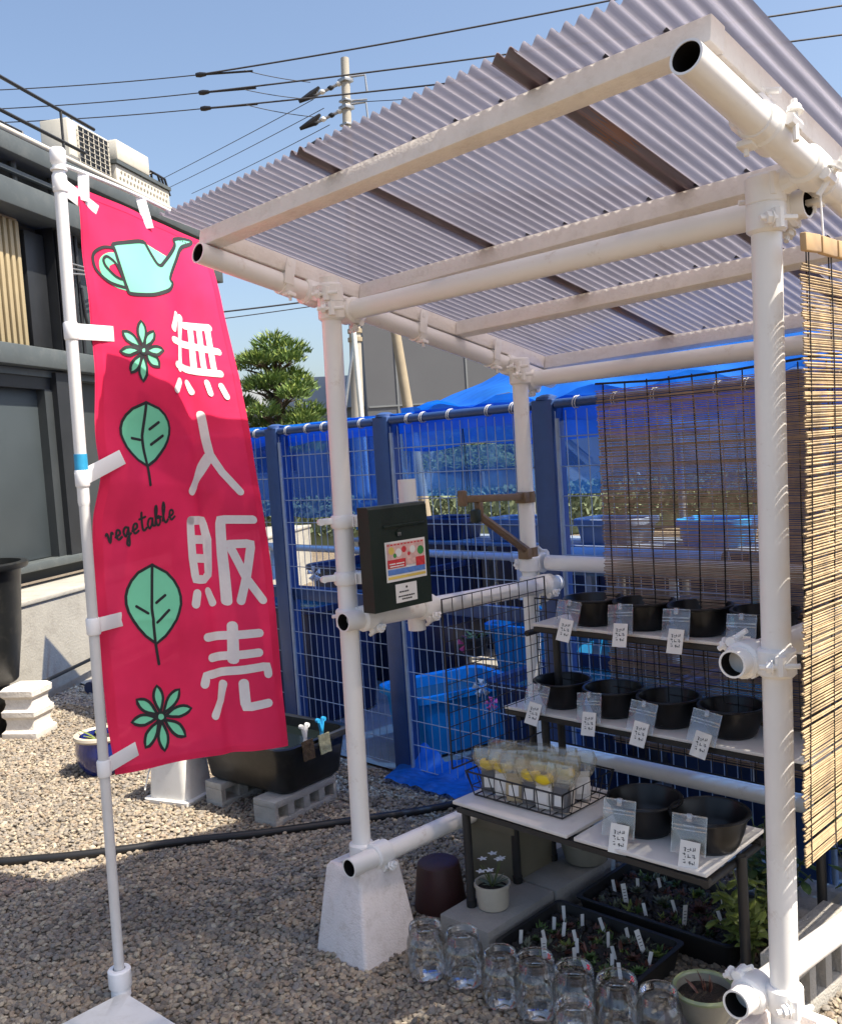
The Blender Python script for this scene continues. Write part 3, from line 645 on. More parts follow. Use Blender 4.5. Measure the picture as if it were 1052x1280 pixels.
# ------------------------------------------------------------------ bowls with price bags
bowl0 = local('plastic_bowl', (0, 0, -50), 'x', 'bowl', 'black bowls for sale on the rack')
pr = [(0, .005), (.050, .005), (.056, 0), (.061, .0), (.070, .010), (.083, .040), (.090, .066), (.092, .073), (.0985, .0745), (.1, .078), (.0975, .0815), (.091, .081), (.087, .074), (.079, .038), (.064, .013), (.056, .010), (0, .010)]
G().lathe(pr, 48).build('bowl_shell', 'bowl_black', bowl0, 50)
bag0 = local('price_bag', (0, 0, -50), 'x', 'price bag', 'clear price bags clipped to the bowls')
def sheet_patch(g, x0, x1, z0, z1, y, bow, nx=8, nz=6, th=.0):
    o = len(g.v)
    for j in range(nz + 1):
        for i in range(nx + 1):
            u, v = i / nx, j / nz
            g.v.append(Vector((x0 + (x1 - x0) * u, y - bow * math.sin(math.pi * u) * (.4 + .6 * math.sin(math.pi * v)) + .002 * mnoise.noise(Vector((u * 4, v * 4, y * 90))), z0 + (z1 - z0) * v)))
    for j in range(nz):
        for i in range(nx): a = o + j * (nx + 1) + i; g.f.append((a, a + 1, a + nx + 2, a + nx + 1))
g = G(); sheet_patch(g, -.038, .038, -.085, 0, -.001, .007); sheet_patch(g, -.038, .038, -.085, 0, .003, -.004); bg_ = g.build('bag_film', 'bag', bag0, 60)
g = G(); sheet_patch(g, -.038, .038, -.026, -.022, -.0045, .007, 8, 1); sheet_patch(g, -.038, .038, -.034, -.031, -.0045, .007, 8, 1); sheet_patch(g, -.038, .038, -.003, 0, -.003, .006, 8, 1); sheet_patch(g, -.038, -.036, -.085, 0, -.003, .0, 1, 6); sheet_patch(g, .036, .038, -.085, 0, -.003, 0, 1, 6)
g.build('zip_strip', 'bag_edge', bg_, 60)
g = G(); g.box((.004, -.0085, -.088), (.043, .0012, .066), Matrix.Rotation(.06, 3, 'Y')); tg = g.build('price_tag', 'paper', bag0, 0)
g = G(); random.seed(11)
for r_ in range(3):
    for k in range(3):
        x, z = -.006 + k * .010, -.073 - r_ * .013
        for q in range(4): 
            if random.random() < .5: g.box((x + random.uniform(-.003, .003), -.0094, z + random.uniform(-.004, .004)), (random.uniform(.003, .007), .0006, .0012))
            else: g.box((x + random.uniform(-.003, .003), -.0094, z + random.uniform(-.003, .003)), (.0012, .0006, random.uniform(.003, .008)))
g.build('printed_marks', 'ink_black', tg, 0)
g = G(); g.box((0, -.004, -.006), (.012, .008, .018), None, .002); g.build('clip', 'bag_edge', bag0)
top = [(.350, .842), (.550, .850), (.760, .848), (.980, .846)]; mid = [(.232, .792), (.448, .790), (.664, .788), (.882, .794)]; frt = [(.800, .402), (1.000, .413)]
ordn = ['leftmost', 'second from the left', 'third from the left', 'rightmost']
first = [True, True]
def put(root, idx, loc, rz, label):
    if first[idx]:
        first[idx] = False; root.location = loc; root.rotation_euler = (0, 0, rz); root['label'] = label; return root
    return copy_tree(root, loc, rz, label)
for row, zz, nm in ((top, .9498, 'top'), (mid, .6498, 'middle')):
    for i, (x, y) in enumerate(row):
        bw = put(bowl0, 0, (x, y, zz), random.uniform(0, 6), f'round black plastic bowl on the {nm} shelf, {ordn[i]}'); bw.scale = (1.07, 1.07, 1.2)
        a = (random.uniform(-.30, -.1) if nm == 'middle' and i > 1 else random.uniform(-.12, .1))
        b = put(bag0, 1, (x - .022, y - .108, zz + .096), R(16), f'clear zip bag with price tag on the {nm} shelf, {ordn[i]}'); b.rotation_euler = (R(-19), a * -1.0, R(8)); b.scale = (1.18,) * 3
for i, (x, y) in enumerate(frt):
    bw = put(bowl0, 0, (x, y, .4522), 1.3 * i, 'round black bowl on the front white board, ' + ('the left of the two' if i == 0 else 'the right of the two')); bw.scale = (1.12, 1.12, 1.25)
    b = put(bag0, 1, (x - .008 + .012 * i, y - .112, .578), 0, 'clear zip bag with price tag on the front board, ' + ('left of the pair' if i == 0 else 'right of the pair')); b.rotation_euler = (R(-16), .03, R(16)); b.scale = (1.22,) * 3

# ------------------------------------------------------------------ wire basket with packets
wb = thing('wire_basket', (.38, .44, .452), 'black wire basket full of packets on the left white board', 'basket')
g = G(); bx0, bx1, by0, by1, bz = .205, .560, .318, .560, .4535; e = .018; hh = .085
def loop(o, z, r): g.tube([(bx0 - o, by0 - o, z), (bx1 + o, by0 - o, z), (bx1 + o, by1 + o, z), (bx0 - o, by1 + o, z), (bx0 - o, by0 - o, z)], r, 7)
loop(e, bz + hh, .0032); g.build('top_rim', 'wire_black', wb); g = G(); loop(e * .4, bz + .035, .0016); loop(0, bz + .004, .0024)
for i in range(9):
    x = bx0 + (bx1 - bx0) * i / 8; xo = x + (x - .3825) * .1
    g.tube([(xo, by0 - e, bz + hh), (x, by0, bz + .003), (x, by1, bz + .003), (xo, by1 + e, bz + hh)], .0019, 6)
for i in range(6):
    y = by0 + (by1 - by0) * i / 5; yo = y + (y - .44) * .1
    g.tube([(bx0 - e, yo, bz + hh), (bx0, y, bz + .006), (bx1, y, bz + .006), (bx1 + e, yo, bz + hh)], .0019, 6)
g.build('wires', 'wire_black', wb)
packs = [(.235, .365, 'pack_grey', 1, 'dark packet with a yellow cap at the left end of the basket'), (.295, .36, 'pack_white', 1, 'white packet with a yellow cap near the left of the basket'), (.355, .345, 'pack_kraft', 0, 'plain brown-grey packet at the middle front of the basket'),
         (.415, .35, 'pack_grey', 1, 'dark packet with yellow cap at the middle of the basket'), (.47, .35, 'pack_white', 1, 'white packet with yellow cap at the front right of the basket'), (.53, .355, 'pack_grey', 0, 'dark packet at the front right corner of the basket'),
         (.27, .47, 'pack_kraft', 0, 'plain packet at the back left of the basket'), (.36, .48, 'pack_white', 0, 'white packet at the back middle of the basket'), (.45, .475, 'pack_kraft', 1, 'packet with yellow cap at the back of the basket'), (.52, .48, 'pack_white', 0, 'white packet at the back right of the basket'),
         (.23, .43, 'pack_white', 1, 'white packet with yellow cap at the left side of the basket'), (.33, .42, 'pack_white', 0, 'white packet in the middle row of the basket, left'), (.42, .42, 'pack_kraft', 1, 'brown packet with yellow cap in the middle row of the basket'), (.50, .42, 'pack_white', 1, 'white packet with yellow cap in the middle row, right')]
random.seed(5)
for (x, y, mt, yel, lb) in packs:
    p = local('feed_packet', (x, y, .462), lb, 'packet', 'packets standing in the wire basket', rz=R(random.uniform(5, 40))); p.scale = (1.08, 1.08, .98)
    tl = random.uniform(-.18, .05); M_ = Matrix.Rotation(tl, 3, 'X')
    rings = []
    for z, hx, hy in ((0, .024, .010), (.02, .026, .013), (.05, .026, .012), (.075, .025, .006), (.086, .025, .002)):
        rings.append([M_ @ v for v in rrect(hx, hy, z, min(hy * .9, .006), 4)])
    G().loft(rings).build('pouch', mt, p, 50)
    rings = [[M_ @ (v + Vector((random.uniform(-.006, .006), random.uniform(-.008, .008), 0))) for v in rrect(hx, hy, z, min(hx, hy) * .6, 4)] for z, hx, hy in ((.070, .024, .010), (.092, .038, .018), (.122, .046, .022), (.15, .042, .014))]
    G().loft(rings, False, False).build('clear_wrap', 'wrap', p, 60)
    g = G(); g.box(M_ @ Vector((.0, -.0145, .035)), (.03, .0015, .035), M_); g.build('label_patch', 'paper', p, 0)
    if yel:
        g = G(); g.lathe([(.0, .108), (.020, .108), (.024, .102), (.024, .086), (.018, .080), (.010, .074)], 18); g.v = [M_ @ Vector((v.x * 1.25, v.y * .8, v.z)) for v in g.v]; cp = g.build('cap', 'clip_yellow', p, 40)
        g = G(); g.lathe([(.010, .1085), (.010, .113), (0, .113)], 12); g.v = [M_ @ v for v in g.v]; g.build('nozzle', 'ink_black', cp, 40)

# ------------------------------------------------------------------ under the rack
def slab_thing(c, d, rz, label, mt='slab'):
    o = G().box((0, 0, d[2] / 2), d, None, .006).build('concrete_slab', mt, None, at=(0, 0, 0)); o.location = c; o.rotation_euler = (0, 0, rz); return tag(o, label, 'slab', 'concrete slabs under the rack')
slab_thing((.262, .335, 0), (.205, .345, .1), R(1), 'concrete slab nearest the glass jars, under the front rack legs')
slab_thing((.268, .690, 0), (.205, .345, .1), R(-1), 'concrete slab further back under the rack carrying a round planter')
slab_thing((1.10, .215, 0), (.30, .20, .045), R(4), 'pale concrete slab under the green-rimmed pot', 'slab_light')
def leaf_quad(g, p, d, up, L, W, bend=.3, seg=3):
    d = Vector(d).normalized(); s = d.cross(Vector(up)); s = s.normalized() if s.length > 1e-4 else Vector((1, 0, 0)); n_ = s.cross(d)
    o = len(g.v)
    for k in range(seg + 1):
        t = k / seg; wv = W * (math.sin(math.pi * (t * .86 + .10)) ** .8); q = Vector(p) + d * L * t - n_ * bend * L * t * t
        g.v += [q - s * wv / 2, q - n_ * -.12 * W, q + s * wv / 2]
    for k in range(seg):
        a = o + k * 3; g.f += [(a, a + 1, a + 4, a + 3), (a + 1, a + 2, a + 5, a + 4)]
def pot(name, loc, prof, mt, label, cat='pot', soil=None, sx=1, sy=1, rz=0, lmt=None):
    t = local(name, loc, label, cat, rz=rz); G().lathe(prof, 32, (0, 0, 0), sx, sy).build('pot_body', mt, t, 40)
    if soil: 
        g = G(); g.lathe([(soil[0], soil[1]), (soil[0] * .6, soil[1] + .006), (0, soil[1] + .004)], 24, (0, 0, 0), sx, sy); g.build('soil', 'soil', t, 60)
    return t
cp = pot('flower_pot', (.270, .305, .101), [(.046, 0), (.050, .003), (.054, .035), (.056, .07), (.060, .072), (.060, .082), (.054, .082), (.050, .06), (0, .06)], 'pot_cream', 'small cream pot with pale flowers standing on the near slab', soil=(.051, .062))
g = G(); random.seed(21)
for k in range(9): a = random.uniform(0, 6.28); g.tube([(0, 0, .062), (.018 * math.cos(a), .018 * math.sin(a), .10), (.035 * math.cos(a), .035 * math.sin(a), random.uniform(.12, .165))], .0016, 5)
g.build('stems', 'stem', cp)
for k in range(6):
    a = k * 1.05; z = random.uniform(.12, .165); g = G()
    for q in range(5): b = q * 1.256; leaf_quad(g, (.036 * math.cos(a), .036 * math.sin(a), z), (math.cos(b), math.sin(b), .5), (0, 0, 1), .017, .010)
    g.build('flower', 'petal', cp, 0)
g = G()
for k in range(14): a = random.uniform(0, 6.28); leaf_quad(g, (.01 * math.cos(a), .01 * math.sin(a), .07), (math.cos(a), math.sin(a), random.uniform(.4, 1.4)), (0, 0, 1), random.uniform(.03, .05), .012)
g.build('leaves', 'leaf_pale', cp, 0)
cb_ = pot('planter_bowl', (.315, .765, .101), [(.06, 0), (.075, .01), (.086, .05), (.090, .075), (.094, .078), (.094, .085), (.086, .085), (.08, .06), (0, .06)], 'pot_grey', 'wide grey-cream planter bowl on the back slab under the rack', soil=(.082, .066))
pot('upturned_pot', (-.005, .335, 0), [(.090, 0), (.092, .01), (.076, .15), (.072, .165), (.060, .172), (.0, .170)], 'pot_maroon', 'dark maroon upturned pot on the gravel beside the white footing')
bxp = local('square_planter', (.115, .60, 0), 'big olive-brown square planter standing behind the rack legs', 'planter')
G().loft([rrect(.10, .115, 0, .015, 4), rrect(.112, .128, .27, .015, 4), rrect(.120, .136, .272, .015, 4), rrect(.120, .136, .30, .015, 4), rrect(.108, .124, .30, .012, 4), rrect(.104, .12, .24, .012, 4)]).build('planter_wall', 'pot_olive', bxp, 45)
G().loft([rrect(.105, .121, .255, .012, 4), rrect(.06, .07, .262, .012, 4)], False).build('soil', 'soil', bxp, 60)
gp = pot('green_rim_pot', (1.055, .245, .0455), [(.055, 0), (.06, .004), (.082, .05), (.090, .095), (.097, .10), (.098, .108), (.093, .113), (.086, .109), (.08, .07), (0, .07)], 'pot_grey', 'grey ceramic pot with a green glazed rim near the front right post', soil=(.083, .082))
G().lathe([(.0915, .098), (.0985, .1005), (.0998, .108), (.094, .1145), (.086, .111), (.084, .106)], 32, cap=False).build('glazed_rim', 'pot_green', gp, 50).data.materials[0] = MATS['pot_green']
g = G()
for k in range(7): a = random.uniform(0, 6.28); leaf_quad(g, (.02 * math.cos(a), .02 * math.sin(a), .085), (math.cos(a) * .6, math.sin(a) * .6, 1), (1, 0, 0), random.uniform(.03, .06), .012)
g.build('sprouts', 'leaf_red', gp, 0)
gp.scale = (.86,) * 3
# propagation trays
def tray(loc, hx, hy, h, rz, label):
    t = local('seed_tray', loc, label, 'tray', 'black trays of succulents on the ground', rz)
    G().loft([rrect(hx - .015, hy - .015, 0, .02, 4), rrect(hx, hy, h, .02, 4), rrect(hx + .008, hy + .008, h + .002, .02, 4), rrect(hx + .008, hy + .008, h + .007, .02, 4), rrect(hx - .006, hy - .006, h + .007, .02, 4), rrect(hx - .018, hy - .018, .025, .02, 4)]).build('tray_wall', 'tray_black', t, 45)
    g = G(); random.seed(int(hx * 1000)); n = 0
    while n < 620:
        x, y = random.uniform(-hx + .022, hx - .022), random.uniform(-hy + .022, hy - .022); s = random.uniform(.007, .015); M_ = Matrix.Rotation(random.uniform(0, 6), 3, 'Z') @ Matrix.Rotation(random.uniform(-.5, .5), 3, 'X')
        ph = (1 + 5 ** .5) / 2; iv = [(-1, ph, 0), (1, ph, 0), (-1, -ph, 0), (1, -ph, 0), (0, -1, ph), (0, 1, ph), (0, -1, -ph), (0, 1, -ph), (ph, 0, -1), (ph, 0, 1), (-ph, 0, -1), (-ph, 0, 1)]
        fc = [(0, 11, 5), (0, 5, 1), (0, 1, 7), (0, 7, 10), (0, 10, 11), (1, 5, 9), (5, 11, 4), (11, 10, 2), (10, 7, 6), (7, 1, 8), (3, 9, 4), (3, 4, 2), (3, 2, 6), (3, 6, 8), (3, 8, 9), (4, 9, 5), (2, 4, 11), (6, 2, 10), (8, 6, 7), (9, 8, 1)]
        g.add([M_ @ Vector((a * .55 * s * random.uniform(.8, 1.2), b * .5 * s * random.uniform(.8, 1.2), c * .36 * s)) + Vector((x, y, h * .72 + random.uniform(-.004, .006))) for a, b, c in iv], fc); n += 1
    o = g.build('pebbles', 'pebble_dark', t, 60); o['kind'] = 'stuff'
    for mt_ in ('leaf', 'leaf_red', 'leaf_pale', 'leaf_yel'):
        g = G()
        for k in range(26 if mt_ != 'leaf_yel' else 14):
            cx_, cy_ = random.uniform(-hx + .03, hx - .03), random.uniform(-hy + .03, hy - .03); sz = random.uniform(.012, .030)
            for q in range(random.randint(5, 11)):
                a = random.uniform(0, 6.28); el = random.uniform(.1, 1.3); leaf_quad(g, (cx_ + random.uniform(-.006, .006), cy_ + random.uniform(-.006, .006), h * .74), (math.cos(a) * math.cos(el), math.sin(a) * math.cos(el), math.sin(el)), (0, 0, 1), sz * random.uniform(.6, 1.3), sz * .42, random.uniform(-.3, .4), 2)
        g.build('seedlings', mt_, t, 60)['kind'] = 'stuff'
    G().loft([rrect(hx - .016, hy - .016, h * .66, .015, 4), rrect(hx * .5, hy * .5, h * .67, .015, 4)], False).build('soil', 'soil', t, 60)
    return t
tray((.62, .335, 0), .225, .165, .075, R(1), 'black tray of small labelled succulents just behind the glass jars')
tray((.70, .715, 0), .27, .17, .085, R(1), 'black tray of larger succulents further back under the rack')
random.seed(33)
lab = [(603, .44, .25), (.50, .24, .1)]
spots = [(.44, .23), (.47, .36), (.50, .28), (.53, .43), (.55, .21), (.58, .33), (.60, .45), (.63, .25), (.66, .38), (.70, .22), (.72, .33), (.76, .42), (.79, .25), (.56, .64), (.66, .60), (.78, .62), (.49, .68), (.87, .70), (.60, .79), (.46, .43), (.52, .34), (.61, .29), (.69, .45), (.74, .28), (.81, .36), (.54, .74), (.72, .68), (.82, .80)]
for i, (x, y) in enumerate(spots):
    big = i in (4, 11, 13, 15)
    t = local('plant_label', (x, y, .055), ('tall white plant label stake' if big else 'small white plant label stake') + (' in the front succulent tray' if y < .5 else ' in the back succulent tray'), 'plant label', ('tall' if big else 'small') + (' labels front tray' if y < .5 else ' labels back tray'), rz=random.uniform(.2, 1.3))
    M_ = Matrix.Rotation(random.uniform(-.3, .3), 3, 'Y') @ Matrix.Rotation(random.uniform(-.25, .15), 3, 'X'); h = .075 if big else .052
    g = G(); wd = .016 if big else .011
    g.add([M_ @ Vector(v) for v in ((-wd / 2, -.0006, .012), (wd / 2, -.0006, .012), (wd / 2, -.0006, h), (-wd / 2, -.0006, h), (-wd / 2, .0006, .012), (wd / 2, .0006, .012), (wd / 2, .0006, h), (-wd / 2, .0006, h), (0, -.0006, -.015), (0, .0006, -.015))],
          [(0, 1, 2, 3), (7, 6, 5, 4), (1, 5, 6, 2), (0, 3, 7, 4), (3, 2, 6, 7), (8, 1, 0), (9, 4, 5), (8, 9, 5, 1), (8, 0, 4, 9)]); g.build('stake', 'tag_white', t, 0)
    if big:
        g = G()
        for k in range(4): g.box(M_ @ Vector((0, -.0011, .026 + k * .010)), (wd * .6, .0004, .0018), M_)
        g.build('printed_marks', 'ink_black', t, 0)
kinds = [('leaf_red', 'reddish'), ('leaf', 'green'), ('leaf_pale', 'grey-green'), ('leaf_yel', 'yellow-green')]
sp2 = [(.465, .275, 1, .6), (.50, .40, 0, .7), (.56, .27, 2, .8), (.60, .38, 0, .6), (.66, .29, 1, .8), (.69, .43, 2, .9), (.74, .25, 1, .8), (.76, .36, 0, .8), (.81, .31, 1, .9), (.80, .42, 3, .7), (.55, .72, 2, 1.0), (.66, .70, 2, 1.2), (.78, .72, 0, 1.5), (.84, .66, 0, 1.2), (.88, .78, 3, 1.1), (.72, .82, 1, 1.0)]
wherein = lambda i, y: ('front' if y < .5 else 'back')
cnt = {}
for i, (x, y, k, s) in enumerate(sp2):
    key = (k, y < .5); cnt[key] = cnt.get(key, 0) + 1
    t = local('succulent', (x, y, .056 if y < .5 else .062), f'small {kinds[k][1]} succulent growing in the {wherein(i, y)} tray', 'succulent', f'{kinds[k][1]} succulents in the {wherein(i, y)} tray', rz=random.uniform(0, 6))
    g = G()
    for ring_ in range(4):
        m_ = 5 + ring_ * 2
        for q in range(m_):
            a = 2 * math.pi * q / m_ + ring_ * .5 + random.uniform(-.2, .2); el = 1.3 - ring_ * .36
            leaf_quad(g, (0, 0, .006), (math.cos(a) * math.cos(el), math.sin(a) * math.cos(el), math.sin(el)), (0, 0, 1), (.012 + .006 * ring_) * s * random.uniform(.8, 1.2), .011 * s, -.2)
    g.build('rosette', kinds[k][0], t, 60)
# leafy plant by the right-hand legs, and leaves below the blind
def leafy(loc, n, h, sp, label, mt, L=.05, W=.03, seed=1):
    random.seed(seed); t = local('leafy_plant', loc, label, 'plant'); g = G(); gl = G()
    for k in range(n):
        a = random.uniform(0, 6.28); r1 = sp * random.uniform(.3, 1); hh = h * random.uniform(.5, 1); pts = [(0, 0, 0), (r1 * .3 * math.cos(a), r1 * .3 * math.sin(a), hh * .5), (r1 * math.cos(a), r1 * math.sin(a), hh)]; g.tube(pts, .0022, 5)
        for q in range(6):
            tq = random.uniform(.35, 1); P_ = Vector(pts[1]).lerp(Vector(pts[2]), (tq - .35) / .65); b = random.uniform(0, 6.28); leaf_quad(gl, P_, (math.cos(b), math.sin(b), random.uniform(-.5, .5)), (0, 0, 1), L * random.uniform(.6, 1.2), W * random.uniform(.7, 1.2), .25)
    g.build('stems', 'stem', t); gl.build('leaves', mt, t, 0); return t
leafy((1.00, .62, .0), 22, .34, .13, 'leafy green plant growing behind the right rack leg', 'leaf_yel', seed=3)
leafy((.95, .86, .0), 16, .42, .16, 'dark green bushy plant further back under the rack', 'leaf', seed=9)
leafy((1.20, .98, .0), 16, .60, .16, 'bright green trailing plant showing below the straw blind', 'leaf_yel', .08, .022, seed=6)
# breeze block beside the stall and a cream board
bk = local('breeze_block', (1.19, .60, 0), 'pale pierced concrete block lying along the right side', 'block', rz=R(88))
def holed(par, L, H, T, holes, mt, name='shell'):
    """block with through holes: top and bottom strips and webs between the holes"""
    hz0, hz1 = H * .26, H * .74; g = G(); g.box((0, 0, hz0 / 2), (L, T, hz0), None, .003); g.build(name, mt, par); G().box((0, 0, (H + hz1) / 2), (L, T, H - hz1), None, .003).build(name, mt, par)
    n = holes; hw = L / n * .62; x = -L / 2
    for k in range(n + 1):
        a = -L / 2 if k == 0 else -L / 2 + L / n * (k - .5) + hw / 2; b = L / 2 if k == n else -L / 2 + L / n * (k + .5) - hw / 2
        G().box(((a + b) / 2, 0, H / 2), (b - a, T - .002, hz1 - hz0 - .0005)).build('web', mt, par, 0)
holed(bk, .39, .19, .10, 4, 'breeze')
o = G().box((0, 0, .015), (.12, .30, .03), None, .004).build('board_offcut', 'slab_light', None, at=(0, 0, 0)); o.location = (1.06, .88, .10); tag(o, 'pale flat board offcut lying beyond the right rack legs', 'board')
o = G().box((0, 0, .05), (.11, .28, .099), None, .004).build('support_block', 'slab', None, at=(0, 0, 0)); o.location = (1.06, .88, .0); tag(o, 'grey block carrying the pale board offcut', 'block')

# ------------------------------------------------------------------ glass jars
jar0 = local('glass_jar', (0, 0, -50), 'x', 'jar', 'empty glass jars in front of the rack')
prj = [(0, .006), (.034, .005), (.043, .0), (.048, .006), (.050, .02), (.050, .085), (.048, .097), (.041, .105), (.0395, .108), (.0432, .1105), (.0395, .113), (.0432, .117), (.0395, .1195), (.0432, .1235), (.0395, .126), (.0415, .130), (.0400, .1335), (.0375, .132)]
G().lathe(prj, 40, cap=False).build('jar_wall', 'glass', jar0, 60)
js = [(.270, -.010, 1, 'glass jar closest to the white concrete footing'), (.385, .030, 1, 'glass jar second from the white footing, beside the slab corner'), (.540, .020, .95, 'glass jar third from the white footing'), (.652, .040, 1.05, 'glass jar fourth from the white footing'),
      (.768, .062, 1.05, 'glass jar fifth from the white footing'), (.893, .080, 1.08, 'wide glass jar sixth from the white footing'), (.995, .118, 1.0, 'glass jar at the right end of the back row'), (.862, -.066, 1.0, 'glass jar standing out in front at the bottom edge')]
for i, (x, y, s, lb) in enumerate(js):
    if i == 0: jar0.scale = (1.18,) * 3; jar0.location = (x, y, .012); jar0['label'] = lb
    else: copy_tree(jar0, (x, y, .012), i * .7, lb, scale=s * 1.18)

